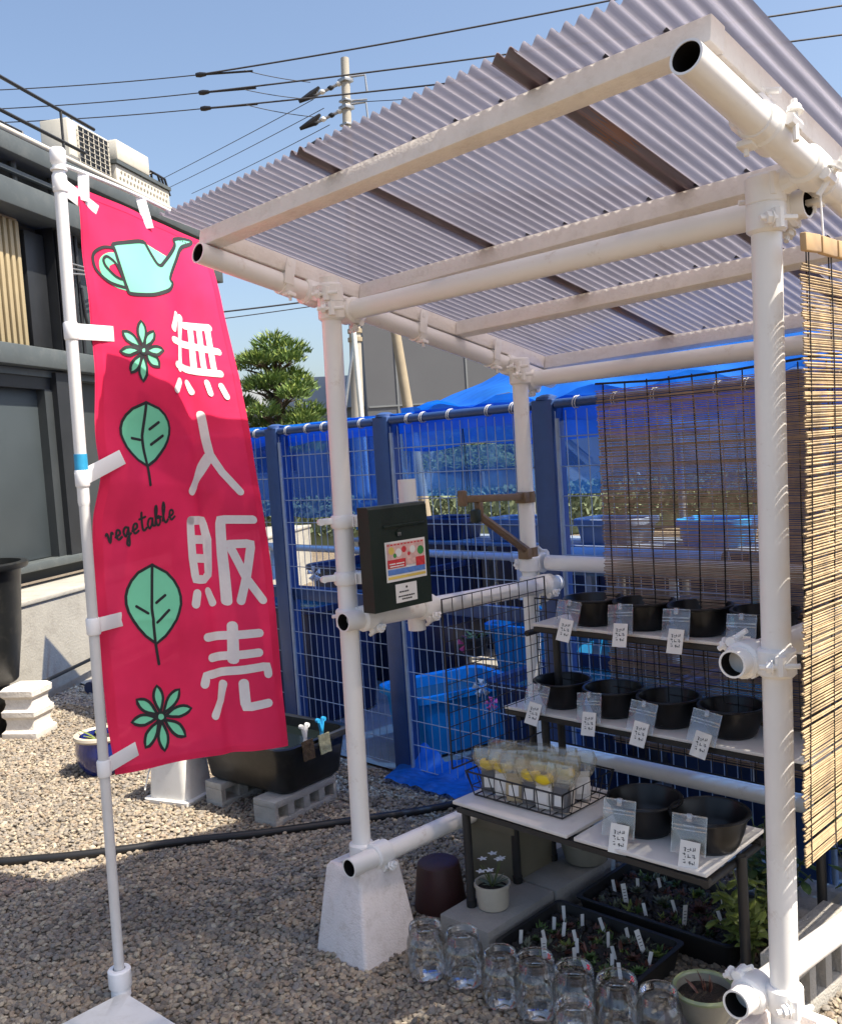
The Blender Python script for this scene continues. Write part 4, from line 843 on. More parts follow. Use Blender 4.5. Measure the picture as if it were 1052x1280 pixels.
# ================================================================== BANNER
# edge lines of the hanging cloth (metres) and the printed shapes in cloth coordinates (u across, v down)
BAN = {"L":[[-0.3333,-0.618,2.4225],[-0.3345,-0.6137,2.3045],[-0.336,-0.6096,2.1855],[-0.3378,-0.6059,2.0654],[-0.3414,-0.6043,1.9445],[-0.3489,-0.6065,1.8228],[-0.3623,-0.6147,1.7006],[-0.3603,-0.6077,1.5759],[-0.3897,-0.632,1.453],[-0.3978,-0.6353,1.3271],[-0.4034,-0.6362,1.1999],[-0.4074,-0.6356,1.0715],[-0.4106,-0.6343,0.9419],[-0.4102,-0.6295,0.811],[-0.4092,-0.6242,0.6789]],
 "R":[[-0.505,-0.0874,2.3527],[-0.4763,-0.0729,2.2284],[-0.455,-0.0657,2.1049],[-0.4336,-0.0584,1.9815],[-0.4122,-0.0511,1.8582],[-0.394,-0.047,1.7353],[-0.3778,-0.0448,1.6127],[-0.362,-0.043,1.4902],[-0.3466,-0.0417,1.3679],[-0.3322,-0.0413,1.2458],[-0.3221,-0.0451,1.1242],[-0.312,-0.049,1.0027],[-0.303,-0.0539,0.8814],[-0.2938,-0.0586,0.7602],[-0.284,-0.0628,0.639]],
 "can":[[0.185,0.081],[0.432,0.053],[0.457,0.066],[0.518,0.094],[0.595,0.07],[0.708,0.037],[0.696,0.028],[0.787,0.017],[0.879,0.013],[0.853,0.023],[0.749,0.037],[0.662,0.072],[0.582,0.111],[0.62,0.112],[0.576,0.13],[0.448,0.15],[0.262,0.164],[0.252,0.155],[0.242,0.145],[0.219,0.116],[0.2,0.088]],
 "handle":[[0.192,0.088],[0.127,0.093],[0.069,0.107],[0.058,0.123],[0.079,0.139],[0.15,0.152],[0.247,0.154],[0.239,0.142],[0.185,0.139],[0.126,0.125],[0.117,0.114],[0.143,0.106],[0.198,0.114]],
 "muu":[[[0.596,0.174],[0.542,0.204]],[[0.636,0.176],[0.596,0.221],[0.553,0.277]],[[0.528,0.227],[0.659,0.226],[0.883,0.225]],[[0.66,0.189],[0.85,0.18]],[[0.532,0.272],[0.692,0.274],[0.864,0.269]],[[0.705,0.19],[0.676,0.274]],[[0.771,0.186],[0.746,0.271]],[[0.834,0.182],[0.82,0.269]],[[0.541,0.302],[0.511,0.319]],[[0.62,0.3],[0.645,0.314]],[[0.753,0.293],[0.767,0.311]],[[0.853,0.294],[0.88,0.312]]],
 "hito":[[[0.687,0.357],[0.703,0.401],[0.718,0.431],[0.651,0.467],[0.565,0.505]],[[0.718,0.431],[0.771,0.463],[0.861,0.498]]],
 "han":[[[0.558,0.56],[0.649,0.558],[0.666,0.593],[0.65,0.661],[0.619,0.67],[0.558,0.67],[0.549,0.63],[0.558,0.56]],[[0.56,0.595],[0.654,0.595]],[[0.552,0.63],[0.653,0.631]],[[0.56,0.696],[0.546,0.716]],[[0.637,0.693],[0.659,0.714]],[[0.922,0.552],[0.739,0.555],[0.73,0.624],[0.729,0.712]],[[0.771,0.602],[0.893,0.599],[0.848,0.661],[0.8,0.711]],[[0.78,0.613],[0.841,0.666],[0.926,0.71]]],
 "uri":[[[0.744,0.758],[0.736,0.824]],[[0.601,0.779],[0.886,0.774]],[[0.62,0.818],[0.872,0.812]],[[0.564,0.866],[0.578,0.85],[0.915,0.839],[0.918,0.855]],[[0.681,0.87],[0.658,0.899],[0.608,0.926]],[[0.776,0.869],[0.776,0.916],[0.902,0.911]]],
 "leaf1":[[0.293,0.354],[0.372,0.361],[0.41,0.371],[0.432,0.382],[0.441,0.393],[0.439,0.405],[0.427,0.417],[0.407,0.429],[0.374,0.442],[0.334,0.455],[0.275,0.468],[0.223,0.459],[0.191,0.448],[0.169,0.438],[0.154,0.427],[0.143,0.417],[0.141,0.406],[0.15,0.394],[0.171,0.382],[0.209,0.369]],
 "stem1":[[0.293,0.354],[0.267,0.415],[0.274,0.471],[0.274,0.501]],
 "vein1":[[[0.206,0.421],[0.253,0.422]],[[0.312,0.401],[0.368,0.386]],[[0.319,0.428],[0.395,0.409]]],
 "leaf2":[[0.309,0.643],[0.391,0.657],[0.429,0.671],[0.452,0.686],[0.461,0.7],[0.46,0.715],[0.447,0.729],[0.426,0.743],[0.396,0.757],[0.357,0.771],[0.299,0.784],[0.24,0.769],[0.202,0.754],[0.174,0.74],[0.155,0.726],[0.145,0.712],[0.145,0.698],[0.156,0.685],[0.18,0.671],[0.221,0.657]],
 "stem2":[[0.309,0.643],[0.288,0.72],[0.293,0.779],[0.305,0.82]],
 "vein2":[[[0.199,0.716],[0.264,0.729]],[[0.317,0.711],[0.372,0.698]],[[0.313,0.746],[0.388,0.725]]],
 "fl1":[[[0.305,0.253],[0.315,0.247],[0.324,0.24],[0.332,0.234],[0.338,0.227],[0.34,0.222],[0.338,0.216],[0.33,0.211],[0.315,0.207],[0.296,0.214],[0.286,0.221],[0.282,0.227],[0.281,0.233],[0.285,0.238],[0.291,0.243],[0.298,0.248]],[[0.287,0.257],[0.281,0.252],[0.274,0.247],[0.266,0.243],[0.257,0.239],[0.245,0.236],[0.229,0.234],[0.209,0.233],[0.185,0.235],[0.185,0.241],[0.192,0.246],[0.201,0.25],[0.215,0.252],[0.231,0.254],[0.249,0.255],[0.268,0.256]],[[0.282,0.262],[0.266,0.261],[0.251,0.26],[0.235,0.26],[0.219,0.26],[0.203,0.261],[0.186,0.263],[0.17,0.267],[0.153,0.272],[0.168,0.275],[0.183,0.276],[0.199,0.276],[0.215,0.275],[0.231,0.272],[0.248,0.269],[0.265,0.266]],[[0.289,0.267],[0.272,0.272],[0.255,0.276],[0.239,0.28],[0.225,0.285],[0.214,0.29],[0.208,0.295],[0.205,0.3],[0.208,0.306],[0.231,0.303],[0.247,0.299],[0.26,0.294],[0.269,0.289],[0.276,0.284],[0.281,0.278],[0.285,0.273]],[[0.3,0.269],[0.289,0.275],[0.278,0.282],[0.269,0.288],[0.263,0.295],[0.261,0.301],[0.263,0.306],[0.27,0.312],[0.283,0.317],[0.3,0.31],[0.311,0.304],[0.316,0.297],[0.317,0.291],[0.315,0.286],[0.311,0.28],[0.305,0.274]],[[0.317,0.264],[0.321,0.268],[0.325,0.273],[0.33,0.277],[0.337,0.28],[0.346,0.283],[0.36,0.285],[0.377,0.285],[0.401,0.284],[0.403,0.277],[0.4,0.273],[0.393,0.269],[0.381,0.267],[0.367,0.266],[0.351,0.265],[0.334,0.264]],[[0.322,0.259],[0.336,0.261],[0.349,0.262],[0.363,0.263],[0.377,0.263],[0.391,0.263],[0.407,0.261],[0.423,0.257],[0.44,0.252],[0.428,0.248],[0.414,0.247],[0.4,0.247],[0.385,0.248],[0.369,0.25],[0.354,0.253],[0.338,0.256]],[[0.316,0.255],[0.332,0.251],[0.349,0.247],[0.364,0.244],[0.378,0.239],[0.389,0.235],[0.395,0.23],[0.398,0.225],[0.394,0.22],[0.371,0.223],[0.353,0.227],[0.34,0.231],[0.331,0.236],[0.325,0.24],[0.322,0.245],[0.319,0.25]]],
 "fl2":[[[0.286,0.906],[0.293,0.9],[0.3,0.894],[0.306,0.888],[0.31,0.882],[0.31,0.876],[0.306,0.87],[0.297,0.864],[0.28,0.858],[0.266,0.864],[0.258,0.87],[0.255,0.876],[0.256,0.882],[0.261,0.888],[0.268,0.894],[0.277,0.9]],[[0.304,0.908],[0.324,0.905],[0.344,0.902],[0.362,0.899],[0.379,0.895],[0.394,0.89],[0.405,0.885],[0.412,0.878],[0.415,0.87],[0.389,0.871],[0.369,0.874],[0.352,0.878],[0.339,0.883],[0.329,0.888],[0.32,0.895],[0.312,0.901]],[[0.312,0.913],[0.333,0.915],[0.354,0.917],[0.375,0.918],[0.396,0.919],[0.416,0.918],[0.436,0.916],[0.455,0.913],[0.473,0.907],[0.451,0.902],[0.429,0.9],[0.409,0.9],[0.389,0.901],[0.369,0.903],[0.35,0.906],[0.331,0.91]],[[0.305,0.919],[0.314,0.925],[0.323,0.932],[0.333,0.937],[0.345,0.943],[0.359,0.947],[0.376,0.951],[0.397,0.953],[0.422,0.953],[0.418,0.945],[0.409,0.939],[0.397,0.933],[0.382,0.929],[0.364,0.926],[0.345,0.924],[0.325,0.922]],[[0.288,0.922],[0.28,0.928],[0.273,0.934],[0.267,0.94],[0.263,0.946],[0.263,0.952],[0.268,0.958],[0.277,0.964],[0.293,0.97],[0.308,0.964],[0.316,0.958],[0.319,0.952],[0.318,0.946],[0.313,0.94],[0.305,0.934],[0.297,0.928]],[[0.272,0.92],[0.254,0.924],[0.237,0.927],[0.22,0.931],[0.206,0.935],[0.194,0.939],[0.186,0.945],[0.181,0.951],[0.182,0.959],[0.206,0.958],[0.224,0.954],[0.238,0.95],[0.249,0.945],[0.257,0.94],[0.263,0.933],[0.267,0.927]],[[0.263,0.914],[0.245,0.912],[0.227,0.909],[0.209,0.907],[0.191,0.906],[0.174,0.906],[0.157,0.908],[0.14,0.911],[0.123,0.916],[0.141,0.921],[0.159,0.923],[0.176,0.924],[0.194,0.924],[0.211,0.922],[0.229,0.92],[0.246,0.917]],[[0.269,0.909],[0.26,0.903],[0.251,0.897],[0.242,0.891],[0.231,0.886],[0.218,0.882],[0.202,0.879],[0.183,0.878],[0.16,0.878],[0.163,0.885],[0.171,0.891],[0.182,0.896],[0.196,0.9],[0.213,0.903],[0.231,0.905],[0.249,0.907]]],
 "fc1":[[0.323,0.259],[0.319,0.263],[0.311,0.266],[0.301,0.267],[0.291,0.267],[0.285,0.265],[0.284,0.262],[0.288,0.258],[0.296,0.256],[0.307,0.254],[0.316,0.254],[0.322,0.256]],
 "fc2":[[0.312,0.915],[0.307,0.919],[0.297,0.921],[0.284,0.922],[0.272,0.92],[0.264,0.917],[0.262,0.913],[0.266,0.909],[0.276,0.906],[0.289,0.906],[0.301,0.907],[0.31,0.911]],
 "veg":[[[0.065,0.594],[0.072,0.591],[0.086,0.606],[0.094,0.589],[0.102,0.59]],[[0.116,0.596],[0.14,0.59],[0.137,0.584],[0.125,0.584],[0.12,0.593],[0.131,0.6],[0.15,0.595]],[[0.186,0.579],[0.17,0.578],[0.16,0.586],[0.171,0.594],[0.185,0.583],[0.186,0.577],[0.191,0.599],[0.187,0.609],[0.176,0.607],[0.183,0.597],[0.2,0.588]],[[0.208,0.584],[0.232,0.578],[0.23,0.571],[0.217,0.572],[0.212,0.581],[0.223,0.588],[0.242,0.583]],[[0.247,0.551],[0.258,0.568],[0.267,0.581],[0.278,0.581],[0.287,0.577]],[[0.242,0.563],[0.272,0.558]],[[0.314,0.56],[0.297,0.561],[0.292,0.571],[0.304,0.578],[0.316,0.569],[0.314,0.559],[0.322,0.572],[0.335,0.572]],[[0.335,0.569],[0.336,0.546],[0.325,0.537],[0.324,0.546],[0.344,0.569],[0.357,0.571],[0.364,0.563],[0.352,0.555],[0.341,0.559],[0.355,0.558],[0.367,0.556]],[[0.379,0.563],[0.383,0.54],[0.37,0.53],[0.37,0.542],[0.39,0.563],[0.403,0.565],[0.411,0.56]],[[0.416,0.556],[0.441,0.549],[0.435,0.543],[0.421,0.544],[0.42,0.553],[0.434,0.56],[0.453,0.554]]]}
bn = thing('banner_flag', (-.384, -.675, 0), 'tall pink vegetable stall banner with white characters on a white pole', 'banner')
def smooth_line(A):
    out = []
    for v in range(len(A)): out.append(Vector(A[v]))
    return out
BL_, BR_ = smooth_line(BAN['L']), smooth_line(BAN['R'])
def _at(A, v):
    v = min(max(v, 0), 1) * (len(A) - 1); i = min(int(v), len(A) - 2); f = v - i
    p0, p1, p2, p3 = A[max(i - 1, 0)], A[i], A[i + 1], A[min(i + 2, len(A) - 1)]
    return .5 * (2 * p1 + (p2 - p0) * f + (2 * p0 - 5 * p1 + 4 * p2 - p3) * f * f + (3 * p1 - p0 - 3 * p2 + p3) * f ** 3)
BNORM = (BR_[7] - BL_[7]).cross(Vector((0, 0, -1))).normalized()
if BNORM.dot(Vector((2.3, -1.9, 1.6)) - BL_[7]) < 0: BNORM = -BNORM
def cloth(u, v, off=0.):
    p = _at(BL_, v) * (1 - u) + _at(BR_, v) * u
    fold = .028 * math.sin(u * 5.2 + v * 1.6 + .6) * math.sin(math.pi * min(1, max(0, u))) ** .8 * (.45 + .55 * v)
    d = (u - .60 - .10 * v); fold += -.024 * math.exp(-(d / .055) ** 2) * min(1, v * 2.2)          # the long vertical pleat
    fold += .020 * math.exp(-((u - .62 + .55 * (v - .05)) / .09) ** 2) * math.exp(-((v - .20) / .16) ** 2)
    fold += .006 * math.exp(-(u / .30) ** 2) * math.sin((v - .35 * u) * 34) * (.5 + .5 * math.sin(v * 13.5 + .5)) + .007 * mnoise.noise(Vector((u * 2.2 + v * 2, v * 5 - u * 2, 9)))
    fold += .004 * mnoise.noise(Vector((u * 5, v * 9, 2))) + .0025 * math.sin(v * 46 + u * 9) * math.exp(-(u / .12) ** 2)
    for cv in (.265, .50, .74): fold += .0022 * math.exp(-((v - cv) / .006) ** 2)                    # packing creases
    return p + BNORM * (fold + off)
g = G(); NU, NV = 44, 130
for j in range(NV + 1):
    for i in range(NU + 1): g.v.append(cloth(i / NU, j / NV))
for j in range(NV):
    for i in range(NU): a = j * (NU + 1) + i; g.f.append((a, a + 1, a + NU + 2, a + NU + 1))
fl = g.build('cloth', 'cloth_pink', bn, 80)
HEM = []  # folded hems round the cloth
ASP = 1.75 / .57
def ribbon(g, pl, w, off, closed=False, cap=True):
    """a brush stroke of width w (in cloth widths) along a polyline, laid on the cloth"""
    P_ = [Vector((a, b * ASP)) for a, b in pl]
    if closed: P_ = P_ + [P_[0]]
    Q = []
    for i in range(len(P_) - 1):
        n = max(1, int((P_[i + 1] - P_[i]).length / .02))
        for k in range(n): Q.append(P_[i].lerp(P_[i + 1], k / n))
    Q.append(P_[-1]); o = len(g.v)
    for i, q in enumerate(Q):
        t = (Q[min(i + 1, len(Q) - 1)] - Q[max(i - 1, 0)]); t = t.normalized() if t.length > 1e-9 else Vector((1, 0)); n = Vector((-t.y, t.x)) * w / 2
        for s in (-1, 0, 1): r_ = q + n * s; g.v.append(cloth(r_.x, r_.y / ASP, off))
    for i in range(len(Q) - 1):
        a = o + i * 3; g.f += [(a, a + 1, a + 4, a + 3), (a + 1, a + 2, a + 5, a + 4)]
    if cap:
        for q in (Q[0], Q[-1]):
            o = len(g.v); g.v.append(cloth(q.x, q.y / ASP, off + .0001))
            for k in range(12): a = k * math.pi / 6; g.v.append(cloth(q.x + w / 2 * math.cos(a), (q.y + w / 2 * math.sin(a)) / ASP, off + .0001))
            for k in range(12): g.f.append((o, o + 1 + k, o + 1 + (k + 1) % 12))
def fill(g, pl, off):
    """a filled printed shape: the outline is triangulated, then refined so that it follows the cloth"""
    b = bmesh.new(); vs_ = [b.verts.new((u, v * ASP, 0)) for u, v in pl]; b.faces.new(vs_)
    bmesh.ops.triangulate(b, faces=b.faces[:])
    for _ in range(3):
        ed = [e for e in b.edges if e.calc_length() > .03]
        if not ed: break
        bmesh.ops.subdivide_edges(b, edges=ed, cuts=1); bmesh.ops.triangulate(b, faces=b.faces[:])
    b.verts.index_update(); g.add([cloth(v.co.x, v.co.y / ASP, off) for v in b.verts], [tuple(v.index for v in f.verts) for f in b.faces]); b.free()
O1, O2, O3 = .0012, .0020, .0028
for e_ in ([(.028, k / 40) for k in range(41)], [(.975, k / 40) for k in range(41)], [(k / 20, .990) for k in range(21)], [(k / 20, .010) for k in range(21)]):
    g = G(); ribbon(g, e_, .040, .0009, False, False); g.build('hem', 'cloth_pink', fl, 80)
def curvy(pl, n=5):
    P_ = [Vector(p) for p in pl]; out = []
    for i in range(len(P_) - 1):
        p0, p1, p2, p3 = P_[max(i - 1, 0)], P_[i], P_[i + 1], P_[min(i + 2, len(P_) - 1)]
        for k in range(n):
            f = k / n; out.append(tuple(.5 * (2 * p1 + (p2 - p0) * f + (2 * p0 - 5 * p1 + 4 * p2 - p3) * f * f + (3 * p1 - p0 - 3 * p2 + p3) * f ** 3)))
    return out + [tuple(P_[-1])]
CAN = BAN['can']
def rounded(pl, it=2):
    for _ in range(it):
        q = []
        for i in range(len(pl)):
            a, b = Vector(pl[i]), Vector(pl[(i + 1) % len(pl)]); q += [tuple(a.lerp(b, .2)), tuple(a.lerp(b, .8))]
        pl = q
    return pl
CAN = rounded(CAN)
g = G(); fill(g, CAN, O1); cw = g.build('watering_can_print', 'print_mint', fl, 60)
hd = BAN['handle']
HO = curvy(hd[:7]); HI = rounded(hd[7:], 2)
g = G(); ribbon(g, curvy([((a[0] * 2 + b[0]) / 3, (a[1] * 2 + b[1]) / 3) for a, b in zip(hd[:7], [(.25, .14)] * 7)]), .060, O1 - .0003); g.build('watering_can_print', 'print_mint', fl, 60)
g = G(); ribbon(g, CAN, .020, O2, True, False); ribbon(g, HO, .016, O2, False); ribbon(g, HI, .014, O2, True, False)
for k in range(4): u, v = BAN['can'][7]; ribbon(g, [(u - .025 + k * .022, v + .006), (u - .022 + k * .022, v + .007)], .008, O2)
g.build('outline_print', 'print_dark', fl, 60)
for kf, kc in (('fl1', 'fc1'), ('fl2', 'fc2')):
    gm, gd = G(), G()
    for pe in BAN[kf]: fill(gm, pe, O1); ribbon(gd, pe, .016, O2, True, False)
    fill(gm, BAN[kc], O2 + .0003); ribbon(gd, BAN[kc], .016, O3, True, False)
    gm.build('flower_print', 'print_mint', fl, 60); gd.build('outline_print', 'print_dark', fl, 60)
for kl, ks, kv in (('leaf1', 'stem1', 'vein1'), ('leaf2', 'stem2', 'vein2')):
    g = G(); fill(g, BAN[kl], O1); g.build('leaf_print', 'print_mint', fl, 60)
    g = G(); ribbon(g, BAN[kl], .015, O2, True, False); ribbon(g, BAN[ks], .017, O2)
    for vn in BAN[kv]: ribbon(g, vn, .015, O2)
    g.build('outline_print', 'print_dark', fl, 60)
g = G()
for st in BAN['veg']: ribbon(g, curvy(st), .0125, O2)
g.build('word_print', 'print_dark', fl, 60)
for key in ('muu', 'hito', 'han', 'uri'):
    g = G()
    for i, st in enumerate(BAN[key]): ribbon(g, st, .050 if key != 'muu' else .042, O1 + .00015 * i)
    g.build('character_print', 'print_white', fl, 60)
# pole, top bar, clips, tape, base
PB, PT = Vector((-.386, -.675, .05)), Vector((-.310, -.675, 2.50))
def pz(z): return PB + (PT - PB) * ((z - PB.z) / (PT.z - PB.z))
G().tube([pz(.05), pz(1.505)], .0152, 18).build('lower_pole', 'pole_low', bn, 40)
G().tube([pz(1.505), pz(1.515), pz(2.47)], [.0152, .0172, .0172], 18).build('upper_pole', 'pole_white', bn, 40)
g = G(); g.tube([pz(2.465), pz(2.475), pz(2.505), pz(2.512)], [.0172, .022, .022, .017], 18); g.tube([pz(2.45), pz(2.455)], [.023, .023], 18); g.build('pole_cap', 'clip_white', bn, 40)
G().tube([pz(1.585), pz(1.655)], .0186, 18).build('blue_tape', 'tape_blue', bn, 40)
TBR = cloth(1, 0) + Vector((0, 0, .045)); TBL = pz(2.47)
bd = [TBL.lerp(TBR, t) + Vector((0, 0, .012 * math.sin(math.pi * t))) for t in [i / 10 for i in range(11)]]
G().tube(bd, .0062, 10).build('top_bar', 'pole_white', bn, 40)
def tab(p, q, w, name='clip_tab'):
    p, q = Vector(p), Vector(q); d = (q - p); L = d.length; M_ = Matrix((d.normalized(), BNORM, d.normalized().cross(BNORM))).transposed(); return M_, (p + q) / 2, L
for z, v, ang in ((2.415, .012, -.05), (2.005, .235, 0), (1.585, .468, .05), (1.150, .735, 0), (.722, .985, .02)):
    c = pz(z); q = cloth(.10, v, .004) ; q.z = c.z + ang
    M_, mc, L = tab(c, q, .04); g = G(); g.box(mc, (L + .03, .0025, .046), M_, .001); r_ = .0205
    g.tube([c - Vector((0, 0, .025)), c - Vector((0, 0, .021)), c + Vector((0, 0, .021)), c + Vector((0, 0, .025))], [r_ - .002, r_, r_, r_ - .002], 16); g.build('clip_tab', 'clip_white', bn, 40)
for u in (.035, .50):
    t_ = bd[0].lerp(bd[-1], .12 + .8 * u) + Vector((0, 0, .010)); b_ = cloth(u, .028, .003); M_, mc, L = tab(t_, b_, .03); g = G(); g.box(mc, (L, .003, .034), M_, .001); g.build('loop_tab', 'clip_white', bn, 40)
bz = G(); c = PB
bz.lathe([(.033, .040), (.0345, .042), (.0345, .092), (.031, .096), (.019, .096), (.018, .06)], 28, (c.x, c.y, 0)); bz.lathe([(.030, .010), (.028, .042)], 24, (c.x, c.y, 0)); bz.build('socket', 'clip_white', bn, 40)
rings = [[rotz(R(3)) @ v + Vector((c.x + .185, c.y - .150, -.012)) for v in rrect(h_, h_, z, r_, 6)] for h_, z, r_ in ((.155, .012, .03), (.163, .018, .035), (.163, .034, .035), (.156, .042, .035), (.06, .050, .03), (.04, .051, .03))]
G().loft(rings).build('base_tank', 'plastic_white', bn, 40)

# ================================================================== THINGS ON THE GRAVEL AT LEFT
g = G(); hp = [(-2.6, -1.0, .018), (-1.84, -.605, .018), (-1.60, -.40, .02), (-1.42, -.19, .022), (-1.26, .05, .021), (-1.06, .30, .02), (-.87, .58, .019), (-.712, .818, .019), (-.60, 1.02, .02), (-.5, 1.3, .02)]
hv = [Vector(p) for p in hp]; hc = []
for i in range(len(hv) - 1):
    p0, p1, p2, p3 = hv[max(i - 1, 0)], hv[i], hv[i + 1], hv[min(i + 2, len(hv) - 1)]
    for k in range(8): f = k / 8; hc.append(.5 * (2 * p1 + (p2 - p0) * f + (2 * p0 - 5 * p1 + 4 * p2 - p3) * f * f + (3 * p1 - p0 - 3 * p2 + p3) * f ** 3))
g.tube(hc, .0175, 12); tag(g.build('garden_hose', 'hose', None, 60), 'black garden hose lying across the gravel', 'hose')
# black tub on pierced blocks
TA = R(100)
for i, (x, y, lb) in enumerate(((-1.165, .60, 'pierced concrete block under the near right end of the black tub'), (-1.56, .60, 'concrete block under the left end of the black tub'))):
    t = local('hollow_block', (x, y, 0), lb, 'block', 'blocks under the black tub', rz=R(97) if i == 0 else R(95)); holed(t, .39, .115, .14 if i == 0 else .12, 4 if i == 0 else 3, 'breeze')
tb = local('black_tub', (-1.37, .64, .116), 'large black plastic tub standing on pierced concrete blocks', 'tub', rz=R(7))
hx, hy, H = .30, .215, .225
G().loft([rrect(hx - .05, hy - .045, 0, .05, 6), rrect(hx - .03, hy - .025, .02, .06, 6), rrect(hx - .005, hy - .003, H - .035, .06, 6), rrect(hx + .014, hy + .014, H - .033, .07, 6), rrect(hx + .018, hy + .018, H - .004, .07, 6), rrect(hx + .006, hy + .006, H, .06, 6), rrect(hx - .012, hy - .012, H - .006, .06, 6), rrect(hx - .03, hy - .03, .05, .05, 6)]).build('tub_wall', 'plastic_black', tb, 45)
G().loft([rrect(hx - .018, hy - .018, H - .05, .055, 6), rrect(.05, .05, H - .05, .02, 6)], False).build('water', 'water_dark', tb, 0)
for sgn in (-1, 1): G().box((sgn * (hx + .022), 0, H - .03), (.02, .14, .026), None, .006).build('grip', 'plastic_black', tb)
for i, (yy, pm, sm, lb) in enumerate(((-.10, 'peg_white', 'sponge_brown', 'white clothes peg holding a brown rag on the black tub rim'), (.005, 'peg_blue', 'sponge', 'blue clothes peg holding a yellowish sponge on the black tub rim'))):
    base = tb.matrix_world  # not used: positions worked out by hand
    ca, sa = math.cos(R(7)), math.sin(R(7)); lx, ly = hx + .022, yy
    wp = Vector((-1.37 + lx * ca - ly * sa, .64 + lx * sa + ly * ca, .116 + H))
    t = local('clothes_peg', wp, lb, 'peg', rz=R(7)); t.scale = (1.3,) * 3
    for s in (-1, 1): 
        M_ = Matrix.Rotation(s * .22, 3, 'X'); G().box(M_ @ Vector((0, s * .004, .028)), (.012, .008, .075), M_, .002).build('peg_half', pm, t); G().tube([(-.006, s * .014, .062), (.006, s * .014, .062)], .008, 10).build('finger_tip', pm, t, 40)
    rg = local('hanging_rag' if i == 0 else 'sponge', wp + Vector((0, 0, .005)), ('dark brown rag pegged to the black tub' if i == 0 else 'pale yellow sponge sheet pegged to the black tub'), 'rag' if i == 0 else 'sponge', rz=R(7))
    g = G(); NX, NZ = 8, 8
    for th in (0, .006):
        for j in range(NZ + 1):
            for k in range(NX + 1): g.v.append(Vector((.008 + th + .010 * (j / NZ) + .006 * mnoise.noise(Vector((k * .5, j * .5, i * 7))), -.034 + .068 * k / NX, .012 - .085 * j / NZ)))
    m_ = (NX + 1) * (NZ + 1)
    for j in range(NZ):
        for k in range(NX): a = j * (NX + 1) + k; g.f += [(a, a + 1, a + NX + 2, a + NX + 1), (m_ + a, m_ + a + NX + 1, m_ + a + NX + 2, m_ + a + 1)]
    for k in range(NX): g.f += [(k, m_ + k, m_ + k + 1, k + 1), (NZ * (NX + 1) + k, NZ * (NX + 1) + k + 1, m_ + NZ * (NX + 1) + k + 1, m_ + NZ * (NX + 1) + k)]
    for j in range(NZ): a = j * (NX + 1); b = a + NX; g.f += [(a, a + NX + 1, m_ + a + NX + 1, m_ + a), (b, m_ + b, m_ + b + NX + 1, b + NX + 1)]
    g.build('cloth', 'sponge_brown' if i == 0 else 'sponge', rg, 60)
# white bucket
bu = local('white_bucket', (-1.79, .38, .0), 'square white plastic bucket on the gravel below the banner', 'bucket', rz=R(20))
G().loft([rrect(.135, .12, 0, .03, 6), rrect(.138, .123, .004, .03, 6), rrect(.138, .123, .022, .03, 6), rrect(.120, .105, .026, .035, 6), rrect(.105, .092, .27, .04, 6), rrect(.115, .102, .275, .04, 6), rrect(.115, .102, .29, .04, 6), rrect(.1, .088, .29, .035, 6), rrect(.098, .086, .05, .03, 6)]).build('bucket_wall', 'plastic_white', bu, 45)
G().tube([(-.13, .0, .25), (-.13, -.08, .12), (-.128, -.11, .06)], .004, 8).build('handle', 'plastic_white', bu)
# blue glazed pot
bp_ = pot('glazed_pot', (-2.50, .345, 0), [(.07, 0), (.085, .004), (.115, .05), (.125, .11), (.12, .155), (.122, .160), (.128, .168), (.125, .178), (.110, .180), (.104, .17), (.11, .12), (0, .12)], 'pot_blue', 'cobalt blue glazed pot with a pale rim on the gravel', soil=(.104, .145))
G().lathe([(.1215, .158), (.1292, .168), (.126, .1795), (.110, .1815), (.103, .172)], 32, cap=False).build('pale_rim', 'pot_cream', bp_, 50)
g = G(); random.seed(4)
for k in range(12): a = random.uniform(0, 6.28); leaf_quad(g, (.03 * math.cos(a), .03 * math.sin(a), .148), (math.cos(a), math.sin(a), random.uniform(.4, 1.4)), (0, 0, 1), random.uniform(.05, .09), .02)
g.build('leaves', 'leaf_yel', bp_, 0)
bp_.scale = (1.18,) * 3
# plinth and bin
# (the bin overhangs the plinth)
pl = local('ornate_plinth', (-3.60, .40, 0), 'white moulded concrete plinth carrying the big black bin', 'plinth', rz=R(35))
prof = [(.185, 0), (.190, .01), (.190, .04), (.165, .055), (.150, .09), (.155, .12), (.180, .14), (.182, .17), (.160, .185), (.145, .215), (.150, .245), (.178, .265), (.180, .30), (.150, .318)]
G().loft([rrect(h_ * .62, h_ * .62, z, .008, 4) for h_, z in prof]).build('plinth_block', 'plinth', pl, 30)
sd = local('bin_stand', (-3.95, .19, 0), 'dark round stand under the big black bin', 'stand')
G().lathe([(.25, 0), (.255, .01), (.23, .30), (.235, .318), (0, .318)], 32).build('stand_body', 'plastic_black', sd, 40)
bi = local('black_bin', (-3.93, .20, .32), 'big black plastic bin on the white plinth at the left edge', 'bin')
G().lathe([(.265, 0), (.275, .01), (.315, .30), (.345, .70), (.350, .712), (.385, .716), (.392, .728), (.392, .75), (.380, .757), (.352, .757), (.34, .70), (.27, .05), (0, .05)], 48).build('bin_wall', 'plastic_black', bi, 40)
for a in (R(-20), R(160)): G().box((.372 * math.cos(a), .372 * math.sin(a), .70), (.05, .12, .03), rotz(a), .006).build('grip', 'plastic_black', bi)

# ================================================================== FISH YARD BEHIND THE STALL
FY = 1.22
